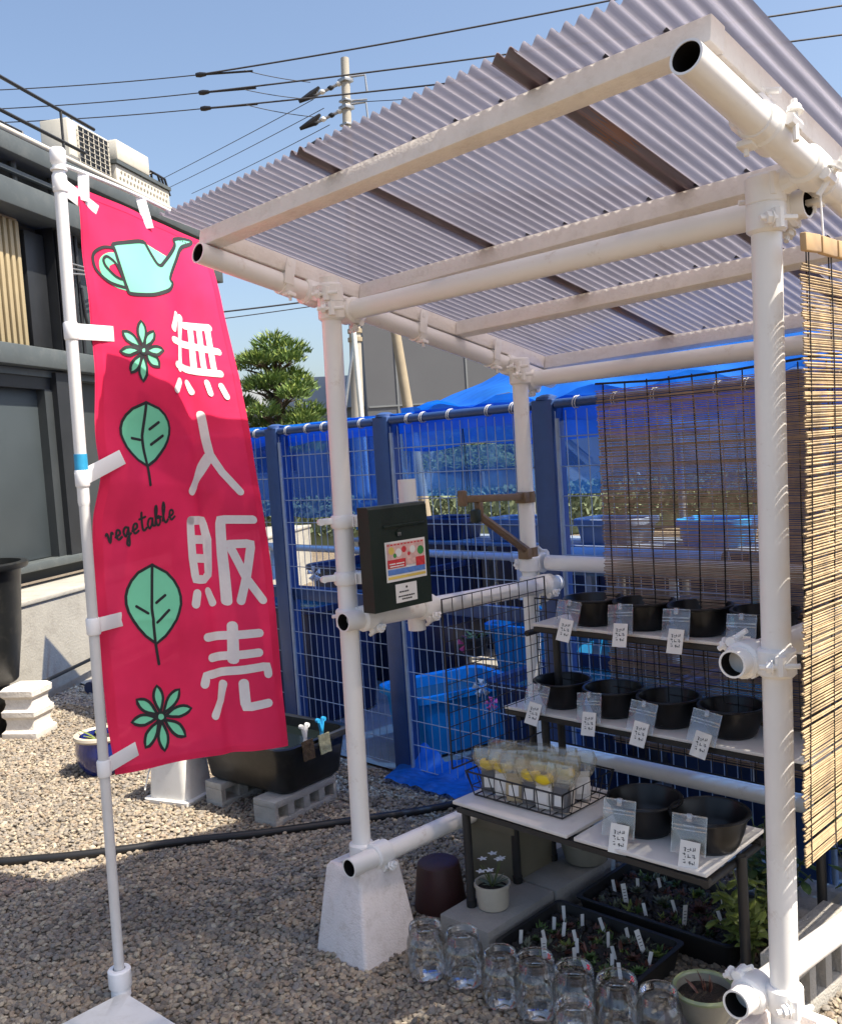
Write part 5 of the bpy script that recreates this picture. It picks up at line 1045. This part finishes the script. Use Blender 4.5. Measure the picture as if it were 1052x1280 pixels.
# fence posts are doubled blue steel posts; panels of welded wire between them
fence = thing('mesh_fence', (-1.0, FY, 0), 'blue steel fence with welded wire panels behind the stall', 'fence')
posts = [-3.05, -1.955, -1.075, -.10, .95, 2.0]
FH = 1.775
for x in posts:
    G().box((x, FY + .01, FH / 2), (.105, .085, FH), None, .006).build('post', 'fence_blue', fence)
    o = G().tube([(x, FY + .01, FH), (x, FY + .01, FH + .012), (x, FY + .01, FH + .022)], [.048, .045, .02], 16).build('post_cap', 'fence_blue', fence, 40)
    G().tube([(x + .075, FY - .03, .02), (x + .075, FY - .03, FH - .08)], .010, 10).build('side_rod', 'wire_blue', fence, 40)
for a, b in zip(posts[:-1], posts[1:]):
    x0, x1 = a + .06, b - .06; g = G()
    n = int((x1 - x0) / .05)
    for i in range(n + 1): x = x0 + (x1 - x0) * i / n; g.tube([(x, FY - .02, .06), (x, FY - .02, FH - .05)], .0021, 5)
    z = .06; j = 0
    while z < FH - .04:
        g.tube([(x0, FY - .0245, z), (x1, FY - .0245, z)], .0026, 5); z += .12 if j % 1 == 0 else .05; j += 1
    g.build('wire_panel', 'wire_blue', fence, 0)
    G().tube([(x0, FY - .01, FH - .02), (x1, FY - .01, FH - .02)], .019, 12).build('top_rail', 'fence_blue', fence, 40)
    if b < 0: G().box(((x0 + x1) / 2, FY + .012, .865), (x1 - x0, .03, .062), None, .004).build('mid_rail', 'fence_blue', fence)
    g = G()
    for q in range(5):
        x = x0 + (x1 - x0) * (q + .5) / 5 + random.uniform(-.05, .05)
        for k in range(2): xx = x + k * .012; g.tube([(xx + .022 * math.cos(t) * .25, FY - .01 + .024 * math.sin(t), FH - .02 + .024 * math.cos(t)) for t in [i * .63 for i in range(11)]], .0022, 5)
    g.build('tie_wraps', 'tie_white', fence)['kind'] = 'stuff'
# canopy nets
nt1 = thing('shade_net', (-3.0, 2.3, 1.75), 'flat blue shade net stretched over the yard at left', 'net')
def net_grid(f, nu, nv, name, mt, par, smooth=80):
    g = G()
    for j in range(nv + 1):
        for i in range(nu + 1): g.v.append(Vector(f(i / nu, j / nv)))
    for j in range(nv):
        for i in range(nu): a = j * (nu + 1) + i; g.f.append((a, a + 1, a + nu + 2, a + nu + 1))
    return g.build(name, mt, par, smooth)
nz_ = lambda x, y, s=1.: mnoise.noise(Vector((x * s, y * s, 5)))
net_grid(lambda u, v: (-3.7 + 2.9 * u, FY + 2.3 * v, 1.785 + .02 * nz_(u * 12, v * 5) - .05 * math.sin(math.pi * v)), 60, 16, 'net_sheet', 'tarp_blue', nt1)
net_grid(lambda u, v: (-3.7 + 5.7 * u, FY + .045 + .01 * nz_(u * 40, v), 1.79 - .10 * v - .03 * abs(nz_(u * 14, 2))), 90, 4, 'hanging_edge', 'tarp_blue', nt1)
net_grid(lambda u, v: (-3.7 + 2.6 * u, FY + .10 + .012 * nz_(u * 20, v * 3), 1.72 - (.44 + .02 * nz_(u * 9, 7)) * v), 60, 8, 'hanging_net', 'net_blue', nt1)
nt2 = thing('blue_tarp', (.8, 2.2, 2.0), 'bright blue tarpaulin rising to a peak behind the stall', 'tarp')
def tent(u, v):
    x = -.85 + 4.2 * u; yb = 3.2; xb = -2.75 + 6.0 * u
    zb = 1.88 + .80 * min(1, u / .5) ** .9; zf = 1.80
    X_ = x * (1 - v) + xb * v; return (X_, FY + (yb - FY) * v, zf + (zb - zf) * v + .030 * nz_(u * 14, v * 4) + .02 * math.sin(u * 60 + v * 3) * (1 - v))
net_grid(tent, 60, 20, 'tarp_sheet', 'tarp_blue', nt2)
nt3 = thing('back_net', (-2.0, 3.45, 1.2), 'blue net hanging along the far side of the yard', 'net')
def bk_(u, v):
    x = -3.9 + .7 * u; return (x, 3.45 + .04 * nz_(u * 10, v * 3), 1.76 - (.80 + .03 * nz_(u * 9, 1)) * v)
net_grid(bk_, 40, 8, 'net_sheet', 'net_blue', nt3)
net_grid(lambda u, v: (-3.2 + 6.5 * u, 3.4 + .06 * nz_(u * 14, v * 3), 1.95 + .12 * u - (.34 + .12 * u + .03 * nz_(u * 12, 3)) * v), 60, 8, 'net_sheet', 'tarp_blue', nt3)
net_grid(lambda u, v: (-3.2 + 6.5 * u, 3.43 + .03 * nz_(u * 14, v * 3), 1.62 - .38 * v), 40, 6, 'net_sheet', 'net_blue', nt3)
for i, x in enumerate((-3.2, -2.0, -.8, .6, 2.0)):
    g = G(); g.tube([(x, 3.5, 0), (x, 3.5, 1.95)], .022, 10); tag(g.build('support_post', 'steel', None, 40), 'thin steel post of the net frame at the back of the yard', 'post', 'posts along the far side of the yard')
# fish tubs
def tub(loc, hx, hy, H, mt, label, rz=0., water=True, rim=.022):
    t = local('fish_tub', loc, label, 'tub', None, rz)
    G().loft([rrect(hx * .86, hy * .86, 0, .06, 6), rrect(hx * .88, hy * .88, .01, .06, 6), rrect(hx * .97, hy * .97, H - .05, .07, 6), rrect(hx, hy, H - .048, .07, 6), rrect(hx + rim, hy + rim, H - .04, .08, 6), rrect(hx + rim, hy + rim, H - .006, .08, 6), rrect(hx + rim * .5, hy + rim * .5, H, .08, 6), rrect(hx - .01, hy - .01, H - .01, .07, 6), rrect(hx * .88, hy * .88, .05, .06, 6)]).build('tub_wall', mt, t, 45)
    if water: G().loft([rrect(hx - .014, hy - .014, H - .065, .065, 6), rrect(hx * .3, hy * .3, H - .065, .02, 6)], False).build('water', 'water', t, 0)
    return t
tl = tub((-1.22, 1.70, .03), .21, .31, .33, 'tub_light', 'light blue fish tub standing just inside the fence', R(-16))
tub((-1.40, 2.95, .12), .34, .36, .36, 'tub_light', 'light blue fish tub further back inside the yard', R(5))
tub((-2.55, 1.72, .02), .50, .30, .72, 'tub_navy', 'tall navy fish tank behind the left fence panel', R(2)); tub((-3.35, 1.75, .02), .25, .30, .70, 'tub_navy', 'narrow navy fish tank at the far left behind the banner', R(-2))
tub((-2.75, 2.75, .02), .55, .34, .80, 'tub_navy', 'navy fish tank in the second row at left')
tub((-.35, 1.80, .02), .38, .34, .46, 'tub_navy', 'navy fish tub directly behind the shelves'); tub((.60, 1.78, .02), .42, .34, .50, 'tub_navy', 'navy fish tub behind the right half of the shelves'); tub((1.6, 1.8, .02), .42, .34, .5, 'tub_grey', 'grey fish tub behind the straw blind')
tub((-.25, 2.78, .02), .44, .36, .62, 'tub_grey', 'grey fish tub in the back row right of the rear post'); tub((.85, 2.8, .02), .46, .36, .66, 'tub_light', 'light blue fish tub in the back row behind the reed blind')
sh = thing('tub_stand', (-1.9, 3.05, 0), 'long white staging table along the back of the yard', 'table')
for x in (-3.1, -2.2, -1.0, -.55):
    for y in (2.62, 3.28): pass
for k in range(4): pass
st = thing('staging_table', (-2.0, 3.2, 0), 'long white slatted table at the back of the yard', 'table'); bpy.data.objects.remove(sh)
for k in range(4): G().box((-1.75, 3.02 + k * .12, .93), (3.5, .10, .022), None, .003).build('slat', 'tub_grey', st)
for x in (-3.4, -2.3, -1.2, -.1):
    for y in (3.03, 3.37): G().box((x, y, .459), (.045, .045, .918)).build('leg', 'steel', st, 0)
for i, (x, w_, mt, lb) in enumerate(((-3.2, .42, 'tub_grey', 'pale grey box second from the left on the staging table'), (-2.55, .46, 'tub_navy', 'navy box in the middle of the staging table'), (-1.85, .5, 'tub_grey', 'pale grey box right of the middle on the staging table'), (-1.1, .46, 'tub_grey', 'pale grey box near the rear post on the staging table'), (-.4, .4, 'tub_light', 'light blue box at the right end of the staging table'))):
    tub((x, 3.2, .942), w_ / 2, .16, .16, mt, lb, rim=.014)
# white PVC water pipe along the yard, with elbows
pv = thing('water_pipe', (-1.5, 2.3, .8), 'white plastic water pipe running above the tubs', 'pipe')
G().tube([(-3.6, 2.33, .95), (-.3, 2.33, .95), (-.22, 2.33, .93), (-.2, 2.33, .88), (-.2, 2.33, .05)], .024, 12).build('pipe_run', 'plastic_white', pv, 50)
for x in (-3.6, -2.3, -1.2): G().tube([(x, 2.33, .95), (x, 2.33, .70)], .016, 10).build('down_pipe', 'plastic_white', pv, 40)
for x in (-3.6, -2.3, -1.2): G().tube([(x - .05, 2.33, .95), (x + .05, 2.33, .95)], .031, 12).build('tee_joint', 'plastic_white', pv, 40)
# grey hose drum / big pipe lying behind the rear post
bp2 = tag(G().tube([(-.75, 2.2, .96), (.1, 2.3, .96)], .075, 18, inner=.066).build('big_pipe', 'tub_grey', None, 40), 'short fat grey pipe lying across the tubs behind the rear post', 'pipe')
# small plant hanging in a pot, toys clipped to the fence
hp_ = pot('hanging_pot', (-.93, 1.62, .545), [(.045, 0), (.05, .003), (.066, .085), (.072, .087), (.072, .098), (.064, .098), (.06, .075), (0, .075)], 'tray_black', 'small black pot with a green plant hanging inside the fence', soil=(.06, .085))
g = G(); random.seed(8)
for k in range(22): a = random.uniform(0, 6.28); leaf_quad(g, (.02 * math.cos(a), .02 * math.sin(a), .088), (math.cos(a), math.sin(a), random.uniform(.4, 1.6)), (0, 0, 1), random.uniform(.03, .06), .016)
g.build('leaves', 'leaf_yel', hp_, 0)
for k in range(3): a = k * 2.09; G().tube([(.068 * math.cos(a), .068 * math.sin(a), .095), (0, 0, 1.2)], .0016, 5).build('hanging_wire', 'wire_black', hp_)
def pinwheel(loc, mt, label, rz=.4, s=1.):
    t = local('pinwheel', loc, label, 'pinwheel', rz=rz); g = G()
    for k in range(5):
        a = k * 1.2566
        g.add([Vector((0, -.004, 0)), Vector((.045 * s * math.cos(a), -.012, .045 * s * math.sin(a))), Vector((.05 * s * math.cos(a + .7), -.002, .05 * s * math.sin(a + .7))), Vector((.024 * s * math.cos(a + .5), -.018, .024 * s * math.sin(a + .5)))], [(0, 1, 3), (1, 2, 3), (0, 3, 2)])
    g.build('vanes', mt, t, 0); G().tube([(0, 0, -.16 * s), (0, 0, 0)], .003, 6).build('stick', 'tie_white', t)
pinwheel((-1.30, 1.42, .50), 'peg_white', 'white pinwheel above the near light blue tub, left one', .5); pinwheel((-.80, 1.50, .42), 'peg_white', 'white pinwheel above the near light blue tub, right one', .7)
pinwheel((-.98, 1.60, .60), 'pink_plastic', 'pink pinwheel beside the small hanging pot', .3); pinwheel((-.62, 1.36, .40), 'pink_plastic', 'pink pinwheel low by the wire grid', .8, .7)
pinwheel((-2.05, 1.50, .93), 'peg_white', 'white pinwheel behind the left fence panel', .4); pinwheel((.62, 1.45, .36), 'peg_white', 'white pinwheel low behind the middle shelf', .5, .9); pinwheel((-1.35, 1.5, .78), 'clip_yellow', 'yellow pinwheel just left of the money box', .5, .7)
pw = thing('dark_screen_wall', (-.5, 3.68, 0), 'long low navy screen wall added to darken the back of the yard', 'wall')  # added dark wall, hides the sunlit ground beyond and darkens the yard
for k in range(6): G().box((-3.2 + k * 1.1, 3.68, .44), (1.09, .10, .88), None, .01).build('panel', 'tub_navy', pw)
G().box((-.45, 3.68, .895), (6.6, .14, .03), None, .005).build('coping', 'tub_grey', pw)
# ground sheet bunched at the foot of the fence
gs = thing('ground_sheet', (-.8, 1.15, 0), 'crumpled blue ground sheet at the foot of the fence', 'sheet')
net_grid(lambda u, v: (-1.10 + .85 * u, 1.08 + .24 * v, .022 + .035 * abs(nz_(u * 9, v * 3)) + .11 * v * (.7 + .5 * nz_(u * 6, 4))), 50, 12, 'sheet_cloth', 'tarp_blue', gs)

# ================================================================== FARTHER BACKGROUND
# cloud-pruned pine
def pine(loc, label):
    random.seed(12); t = local('pine_tree', loc, label, 'tree'); t.scale = (1.28, 1.28, 1.22)
    tr = [(0, 0, 0), (.05, .02, .9), (-.06, .03, 1.8), (.06, 0, 2.7), (0, .02, 3.6), (.03, 0, 4.05)]
    G().tube(tr, [.11, .095, .085, .065, .04, .015], 10).build('trunk', 'bark', t, 60)
    pads = []
    for k in range(26):
        a = k * 2.4; zz = 2.15 + 1.75 * (k / 25); rad = (.70 * (1 - ((zz - 2.6) / 1.9) ** 2)) * random.uniform(.55, 1.0)
        pads.append((rad * math.cos(a), rad * math.sin(a), zz + random.uniform(-.12, .12), random.uniform(.22, .36), random.uniform(.18, .30)))
    pads.append((0, 0, 4.0, .30, .3))
    gb = G(); gn = G(); gl = G()
    for (x, y, z, r, h) in pads:
        gb.tube([(0, 0, z - .35), (x * .5, y * .5, z - .14), (x, y, z - .05)], [.04, .028, .012], 6)
        for q in range(5): a = random.uniform(0, 6.28); gb.tube([(x * .6, y * .6, z - .12), (x + r * .7 * math.cos(a), y + r * .7 * math.sin(a), z - .02)], [.012, .005], 5)
        for k in range(430):
            a = random.uniform(0, 6.28); rr_ = r * math.sqrt(random.random()) * (1 + .25 * math.sin(a * 3 + x * 9)); zz = z + h * (1 - (rr_ / (r * 1.2)) ** 2) * random.uniform(-.15, 1) * .8 + random.uniform(-.04, .04)
            p = Vector((x + rr_ * math.cos(a), y + rr_ * math.sin(a), zz)); d = Vector((math.cos(a) * random.uniform(.2, 1.2), math.sin(a) * random.uniform(.2, 1.2), random.uniform(.2, 1.4))).normalized(); s = d.cross(Vector((random.uniform(-1, 1), random.uniform(-1, 1), random.uniform(-1, 1)))).normalized() * .016
            L_ = random.uniform(.07, .14); (gl if random.random() < (.55 if zz > z + h * .35 else .12) else gn).add([p - s, p + s, p + d * L_], [(0, 1, 2)])
    gb.build('limbs', 'bark', t, 60); c = gn.build('crown', 'needle', t, 0); gl.build('crown', 'needle_light', t, 0)
pine((-13.95, 10.25, -.9), 'cloud-pruned pine tree beyond the fence, right of the banner')
# concrete utility pole with insulators
up = local('utility_pole', (-18.85, 16.7, 0), 'tall concrete utility pole with insulators standing beyond the fence', 'utility pole')
G().tube([(0, 0, 0), (-.25, .8, 13.25)], [.21, .12], 16).build('pole_shaft', 'pole_conc', up, 60)
TOPP = lambda z: Vector((-.25 * z / 13.25, .8 * z / 13.25, z))
for k, z in enumerate((12.35, 11.55, 10.85)):
    c = TOPP(z + .25)
    G().tube([c, c + Vector((-.80, -.64, -.36))], .05, 8).build('insulator_arm', 'steel', up); G().box(c, (.34, .34, .10), None, .01).build('pole_band', 'steel', up)
    for q in range(4):
        d = Vector((-.20, -.16, -.09)) * (q + .8); G().lathe([(.03, -.07), (.10, -.02), (.10, .02), (.03, .07)], 12, c + d).build('insulator', 'insul_white' if q % 2 == 0 else 'insul_black', up)
    G().tube([c + Vector((-.62, -.50, -.10)), c + Vector((-.80, -.64, -.30)), c + Vector((-1.12, -.90, -.46))], [.04, .12, .05], 10).build('insulator_boot', 'insul_black', up)
    G().tube([c + Vector((.1, .1, .1)), c + Vector((.42, .40, .12)), c + Vector((.44, .42, -.35))], .035, 8).build('hardware', 'steel', up)
for z in (10.6, 11.3, 12.0): c = TOPP(z); G().tube([c + Vector((-.1, -.1, 0)), c + Vector((.45, .42, 0))], .03, 8).build('step_bracket', 'steel', up); G().box(c, (.32, .32, .06), None, .01).build('pole_band', 'steel', up)
G().tube([Vector((-.18, -.2, 3)), Vector((.06, .28, 5.5))], .05, 8).build('guy_brace', 'steel', up)
for z in (5.0, 5.25): G().tube([TOPP(z) - Vector((0, 0, .06)), TOPP(z) + Vector((0, 0, .06))], .215, 16).build('pole_band', 'pole_wood', up, 40)
lean = tag(G().tube([(-6.12, 6.66, 0), (-6.42, 6.5, 3.3)], [.075, .062], 12).build('wooden_post', 'pole_wood', None, 50), 'leaning tan wooden post beyond the blue fence', 'post')
thin = tag(G().tube([(-12.72, 11.55, 0), (-12.86, 11.53, 5.0)], .055, 10).build('metal_pole', 'plastic_white', None, 50), 'thin white metal pole beside the utility pole', 'pole')
# overhead wires
def wire(a, b, sag, label, r=.014, n=24, grp='overhead power wires'):
    a, b = Vector(a), Vector(b); g = G(); g.tube([a.lerp(b, i / n) + Vector((0, 0, -sag * 4 * (i / n) * (1 - i / n))) for i in range(n + 1)], r, 5); tag(g.build('power_wire', 'cable', None, 60), label, 'wire', grp)
W_ = [((-30.47, 9.01, 13.91), (-21.74, 14.1, 12.84), 'highest power wire running left from the utility pole'), ((-21.74, 14.1, 12.84), (-9.34, 21.58, 13.0), 'highest power wire running right over the stall'),
      ((-30.47, 8.95, 13.3), (-21.85, 14.23, 12.4), 'middle power wire running left from the utility pole'), ((-21.85, 14.23, 12.4), (-5.77, 25.09, 12.27), 'middle power wire running right past the pole top'),
      ((-30.46, 8.91, 12.9), (-21.99, 14.34, 12.01), 'lowest of the three power wires running left'), ((-21.99, 14.34, 12.01), (-5.77, 25.02, 11.5), 'lowest of the three power wires running right'),
      ((-20.51, 14.9, 12.76), (-19.26, 16.26, 12.34), 'short tap wire to the top insulator of the pole'), ((-20.59, 14.91, 12.25), (-19.31, 16.31, 11.89), 'short tap wire to the middle insulator of the pole'), ((-20.64, 14.97, 11.85), (-19.27, 16.29, 11.38), 'short tap wire to the bottom insulator of the pole'),
      ((-34.95, 18.62, 12.93), (-19.75, 16.74, 12.11), 'first thin wire slanting down left behind the building'), ((-33.75, 19.83, 13.15), (-19.53, 16.93, 11.83), 'second thin wire slanting down left behind the building'), ((-32.8, 20.77, 13.0), (-19.41, 17.0, 11.33), 'third thin wire slanting down left behind the building'),
      ((-17.52, 9.76, 5.04), (-13.33, 13.99, 5.4), 'low black cable above the pine tree'), ((-17.52, 9.74, 4.86), (-13.33, 13.99, 5.32), 'second low black cable just under the first above the pine'), ((-18.19, 16.83, 11.58), (-13.4, 20.18, 11.27), 'faint wire leaving the pole to the right')]
for i, (a, b, lb) in enumerate(W_): wire(a, b, .10 if i < 6 else .04, lb, (.026 if i in (1, 3, 5) else .017) if i < 6 else (.020 if i in (12,) else .012))
for a, b, lb in (((-21.74, 14.1, 12.84), (-20.35, 15.06, 12.75), 'black cover sleeve on the highest wire'), ((-21.85, 14.23, 12.4), (-20.45, 15.21, 12.34), 'black cover sleeve on the middle wire'), ((-21.99, 14.34, 12.01), (-20.58, 15.32, 11.95), 'black cover sleeve on the lowest of three wires')):
    a, b = Vector(a), Vector(b); d = (b - a).normalized(); t = thing('wire_sleeve', a, lb, 'wire sleeve', 'sleeves on the power wires')
    G().tube([a - d * .02, a + d * .10, a + d * .28], [.06, .075, .05], 10).build('sleeve_head', 'insul_black', t, 50); G().tube([a + d * .2, b + Vector((0, 0, -.02))], .032, 8).build('sleeve_tube', 'insul_black', t, 50)
# big grey building, low roofs, house behind the tree
def house(loc, L, Wd, H, rz, label, mt='house_grey', roof=None, win=()):
    t = local('house' if roof else 'warehouse', loc, label, 'building', rz=rz)
    G().box((0, 0, H / 2), (L, Wd, H)).build('wall', mt, t, 0)
    if roof:
        rh = roof; g = G(); g.add([(-L / 2 - .3, -Wd / 2 - .4, H), (L / 2 + .3, -Wd / 2 - .4, H), (L / 2 + .3, Wd / 2 + .4, H), (-L / 2 - .3, Wd / 2 + .4, H), (-L / 2 - .3, 0, H + rh), (L / 2 + .3, 0, H + rh)], [(0, 1, 5, 4), (2, 3, 4, 5), (1, 2, 5), (3, 0, 4), (0, 3, 2, 1)]); g.build('roof', 'house_roof', t, 0)
    else: G().box((0, 0, H + .08), (L + .2, Wd + .2, .16)).build('roof_edge', 'house_roof', t, 0)
    for (x, z, w_, h_) in win:
        f = G().box((x, -Wd / 2 - .03, z), (w_ + .12, .05, h_ + .12)).build('window', 'tub_grey', t, 0); G().box((x, -Wd / 2 - .065, z), (w_, .02, h_)).build('pane', 'car_glass', f, 0)
    return t
AV = math.atan2(.71, .70)
wh = house((-16.2, 28.2, 0), 20, 6, 9.5, AV + R(4), 'large plain grey building behind the blue tarpaulin')
for k in range(9): G().box((-9 + k * 2.25, -3.012, 4.7), (.05, .03, 9.3)).build('panel_joint', 'house_roof', wh, 0)
for z in (3.1, 6.2): G().box((0, -3.014, z), (19.9, .03, .05)).build('panel_joint', 'house_roof', wh, 0)
house((-27.5, 20.0, 0), 9, 6, 3.3, AV + R(10), 'low house with a grey roof beyond the pine tree', 'tub_grey', 1.4, ((-2.5, 1.7, 1.4, 1.0), (0, 1.7, 1.4, 1.0), (2.6, 1.7, 1.4, 1.0)))
house((-38, 14.0, 0), 10, 7, 3.0, AV + R(-6), 'far low house with a grey roof seen left of the pine', 'concrete_cap', 1.6, ((-2, 1.6, 1.3, 1.0), (2, 1.6, 1.3, 1.0)))
g = G(); random.seed(15)   # clipped shrub by the leaning post
sb = local('garden_shrub', (-9.3, 11.2, 0), 'low clipped green shrub behind the leaning post', 'shrub'); 
for k in range(2600):
    a = random.uniform(0, 6.28); r_ = math.sqrt(random.random()) * 1.1; z = 1.2 + (1 - (r_ / 1.15) ** 2) * 1.15 * random.uniform(.1, 1); leaf_quad(g, (r_ * math.cos(a), r_ * math.sin(a), z), (random.uniform(-1, 1), random.uniform(-1, 1), random.uniform(0, 1)), (0, 0, 1), .09, .05, .2, 1)
g.build('crown', 'leaf_yel', sb, 0); G().tube([(0, 0, 0), (.03, 0, .8), (0, .02, 1.7)], [.07, .06, .02], 8).build('trunk', 'bark', sb, 60)
# parked car beyond the yard
car = local('parked_car', (-10.0, 13.4, 0), 'silver minivan parked beyond the yard, seen through the mesh', 'car', rz=math.atan2(.72, .70))
side = [(-2.1, .35), (-2.15, .8), (-2.05, 1.0), (-1.85, 1.75), (-1.5, 1.86), (.35, 1.84), (.75, 1.68), (1.35, 1.12), (2.0, .98), (2.2, .82), (2.22, .4), (1.9, .3), (-1.9, .3)]
def ring_at(y, inset): return [Vector((x * (1 - inset * .02), y, z - (inset * .03 if z > .5 else 0))) for x, z in side]
G().loft([ring_at(-.78, 1.5), ring_at(-.84, .4), ring_at(-.86, 0), ring_at(.86, 0), ring_at(.84, .4), ring_at(.78, 1.5)]).build('body', 'car_silver', car, 40)
for y in (-.868, .868):
    for poly in ([(-1.75, 1.12), (-1.62, 1.66), (-.75, 1.7), (-.75, 1.12)], [(-.65, 1.12), (-.65, 1.7), (.3, 1.69), (.3, 1.12)], [(.4, 1.12), (.4, 1.68), (.68, 1.58), (1.12, 1.12)]):
        g = G(); s = .008 if y > 0 else -.008; g.loft([[Vector((x, y, z)) for x, z in poly], [Vector((x, y + s, z)) for x, z in poly]]); g.build('side_window', 'car_glass', car, 0)
g = G(); g.add([(.80, -.68, 1.66), (1.31, -.74, 1.165), (1.31, .74, 1.165), (.80, .68, 1.66)], [(0, 1, 2, 3)]); g.v = [v + Vector((.02, 0, .018)) for v in g.v]; g.build('windscreen', 'car_glass', car, 0)
for x in (-1.35, 1.4):
    for y in (-.80, .80):
        wl = G().tube([(x, y - .1, .32), (x, y + .1, .32)], .32, 24).build('wheel', 'tyre', car, 40); G().tube([(x, y - .108, .32), (x, y + .108, .32)], .19, 18).build('rim', 'steel', wl, 40)
for y in (-.62, .62): G().box((2.14, y, .84), (.12, .3, .13), None, .03).build('headlight', 'insul_white', car); G().box((-2.1, y * 1.2, 1.1), (.06, .14, .4), None, .02).build('tail_light', 'lamp_red', car)
